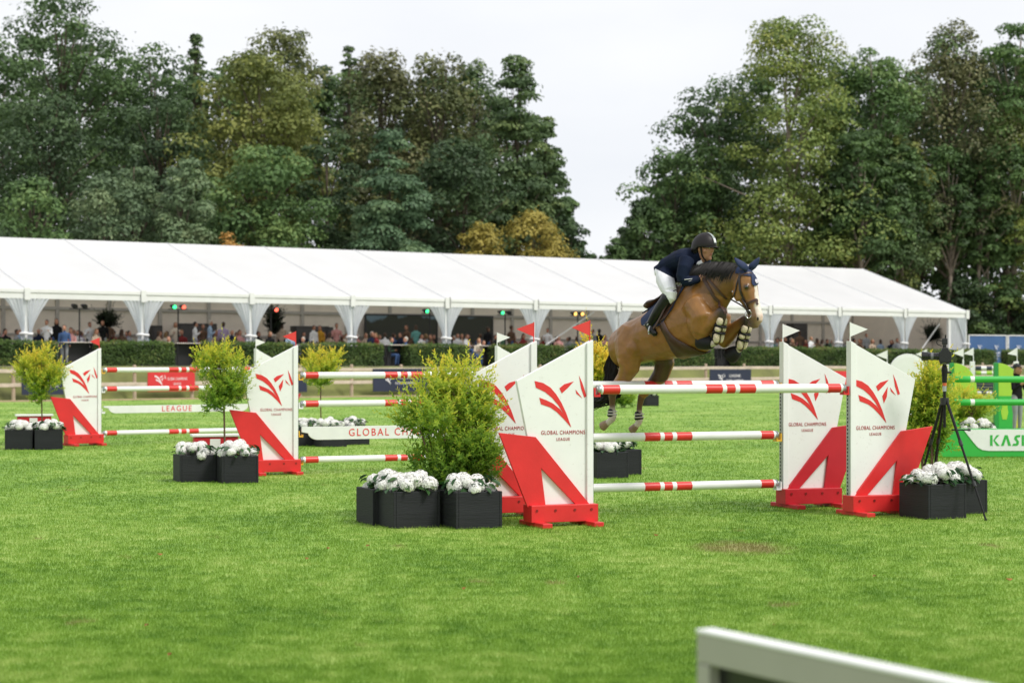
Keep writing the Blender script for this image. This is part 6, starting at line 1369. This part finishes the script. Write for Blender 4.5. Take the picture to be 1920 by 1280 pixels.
def green_wing(px, Y, lab, w_=.56, h=1.62, leaf=True):
    o = empty('green_wing', ground_at(px, Y), math.radians(4), lab, 'jump wing', 'round-topped green wings')
    arc = [(w_ * math.sin(a), h - .62 + .62 * math.cos(a)) for a in np.linspace(0, math.pi / 2, 10)]
    MB().prism([(0, h - .80)] + arc[:1] + arc[1:] + [(w_, h - .80)], -.05, .05).build('top_panel', LIME, o, bevel=.006)
    MB().prism([(0, .04), (0, h - .803), (w_ * .78, h - .803), (w_ * .78, .04)], -.05, .05).build('lower_panel', GRN, o, bevel=.006)
    MB().prism([(w_ * .785, .04), (w_ * .785, h - .803), (w_, h - .803), (w_, .04)], -.045, .045).build('yellow_edge', YLW, o, bevel=.004)
    MB().box(-.10, -.003, -.06, .06, .0, h + .01).build('post', DGRN, o, bevel=.008)
    MB().prism([(.10, .25), (.06, .42), (.09, .58), (.16, .72), (.22, .58), (.24, .42), (.2, .25)], -.056, -.051).build('leaf_emblem', LIME, o)
    MB().box(-.1, w_, -.3, .3, 0, .038).build('foot', DGRN, o)
green_wing(1744, 35.6, 'green wing behind the tall bush and tripod', .42, 1.35)
green_wing(1788, 48.5, 'round-topped green wing right beside the tripod camera')
green_wing(1871, 48.5, 'round-topped green wing behind the person in black')
for px, Y, z1, lab, grp in ((1823, 49.5, 1.78, 'white post with white flag between the two green wings', 1), (1905, 49.5, 1.78, 'white post with white flag above the person in black', 1), (1663, 60, 1.75, 'white flag on a post between the round white wings', 0), (1737, 60, 1.78, 'white flag on a post behind the tripod bush', 0), (1806, 62, 1.82, 'white flag on a post right behind the tripod camera', 0)):
    o = empty('flag_post', ground_at(px, Y), 0, lab, 'flag post', 'white flag posts'); w_ = .055 if grp else .02
    MB().box(-w_, w_, -w_, w_, 0, z1 - .12).build('post', WHITE, o, bevel=.005); r = MB().tube([(w_ * .5, 0, z1 - .12), (w_ * .5, 0, z1 + .22)], .01, 6).build('flag_rod', WHITE, o); s = .24 if not grp else .17
    sz = 1.35 if not grp else 1; wv = [(w_*.5, 0, z1 + .22), (w_*.5, 0, z1 + .22 - .2*sz), (w_*.5 - .25*sz, -.02, z1 + .07)]
    MB().add([(x, y - .003, z) for x, y, z in wv] + [(x, y + .003, z) for x, y, z in wv], [(0, 1, 2), (5, 4, 3), (0, 3, 4, 1), (1, 4, 5, 2), (2, 5, 3, 0)]).build('flag', FLAGS['white'], r)
NVY = mat('navy_paint', (.03, .04, .07), .4, .05); ST2 = [(k / 7, (k + 1) / 7, k % 2) for k in range(7)]
for py, ms, lab in ((690, [NVY, POLEW, STEEL], 'navy and white pole between the green wings'), (699, [LIME, POLEW, STEEL], 'lime and white pole between the green wings'), (737, [POLEW, NVY, STEEL], 'white pole low between the green wings')):
    a = ground_at(1829, 50); z = zat(py, 50); pole(lab, a + Vector((0, 0, z)), a + Vector((.95, .0, z)), ST2, ms, .05, grp='far poles between the green wings')
o = empty('jump_gate', ground_at(1849, 50.4), 0, 'dark slatted jump gate hanging between the green wings', 'jump gate')
for k in range(4): MB().box(-.36, .36, -.02, .02, .86 + .075 * k, .925 + .075 * k).build('slat', NVY, o)
for x in (-.3, .3): MB().box(x - .03, x + .03, .022, .05, 0, 1.2).build('upright', NVY, o)
for px, lab in ((1624, 'round white wing half behind the nearest white-flagged wing'), (1702, 'round white wing left of the tripod camera')):
    Y = 60; o = empty('round_wing', ground_at(px, Y), 0, lab, 'jump wing', 'round white wings'); r = 35 / FPX * Y; zc = zat(698, Y); n = 40
    MB().prism([(r * math.cos(2*math.pi*k/n), zc + r * math.sin(2*math.pi*k/n)) for k in range(n)], -.06, .06).build('disc', WHITE, o, bevel=.01)
    MB().prism([(r * .86 * math.cos(2*math.pi*k/n), zc + r * .86 * math.sin(2*math.pi*k/n)) for k in range(n)], -.075, -.061).build('inner_disc', WHITE, o, bevel=.006)
    MB().box(-.12, .12, -.05, .05, 0, zc - r + .04).build('stem', WHITE, o); MB().box(-.4, .4, -.25, .25, 0, .06).build('foot', WHITE, o)
# planting before the green wings
c = ground_at(1832, 41); o = empty('planter', c, 0, 'long white planter box below the yellow shrub in the green jump', 'planter'); MB().box(-.34, .34, -.17, .17, 0, .26).build('box', WHITE, o, bevel=.01); MB().box(-.31, .31, -.14, .14, .262, .275).build('soil', SOIL, o)
shrub('bush', 'low broad yellow-green bush in front of the green wings', (c.x - .05, c.y + .5, 0), .62, .42, .48, 240, .2, .3, .06, 77, stems=4)
hydrangea((c.x - .15, c.y), 'small white flowers in the long white planter, left', .27, 7, .16, 61); hydrangea((c.x + .15, c.y), 'small white flowers in the long white planter, right', .27, 7, .16, 62)
# steward in black at the right edge
pm = figure('stand_bent', True, .012, 'body'); c = ground_at(1907, 46.5)
st_ = person(pm, (c.x, c.y, 0), math.radians(35), 'person in black jacket, grey leggings and black cap at the right edge', 'black', 'grey', 2, .885, grp=None)
CAPM = mat('black_cap', (.012, .012, .014), .7, .1); hz_ = .92 + .50 + .215 + .06
zoff = -coords(pm)[:, 2].min()
cp = MB(); cp.ball((0, .005, hz_ + .05), .118, 16, sc3=(.86, 1, .75)); cp.box(-.07, .07, -.20, -.09, hz_ + .035, hz_ + .05); cap = cp.build('cap', CAPM, st_, smooth=True)

# ------------------------------------------------------------------ white framed board close to the camera
FRW = mat('frame_paint_shaded', (.36, .345, .31), .5, .05, 4); SCR = mat('black_screen', (.006, .006, .007), .35, 0)  # shade on the white frame's front put into this grey; cap stays white
za = 1.0; A_ = P(1306, 1178, FPX * (EYE - za) / (1178 - HOR)); B_ = P(1815, 1284, FPX * (EYE - za) / (1284 - HOR)); dv = (B_ - A_); dv.z = 0; dv.normalize(); ang = math.atan2(dv.y, dv.x)
fb = empty('framed_board', (A_.x, A_.y, 0), ang, 'white framed board with black screen close to the camera at the bottom right', 'board'); ln = 2.3
MB().box(0, ln, .0, .055, .905, .988).build('top_rail', FRW, fb, bevel=.004); MB().box(-.002, ln, -.004, .059, .989, 1.0).build('top_cap', WHITE, fb, bevel=.004)
for x in (0, ln - .06): MB().box(x, x + .06, .0, .055, .10, .903).build('side_rail', FRW, fb, bevel=.004)
MB().box(0, ln, .0, .055, .0, .098).build('bottom_rail', FRW, fb, bevel=.004); MB().box(.062, ln - .062, .035, .05, .10, .903).build('screen', SCR, fb)
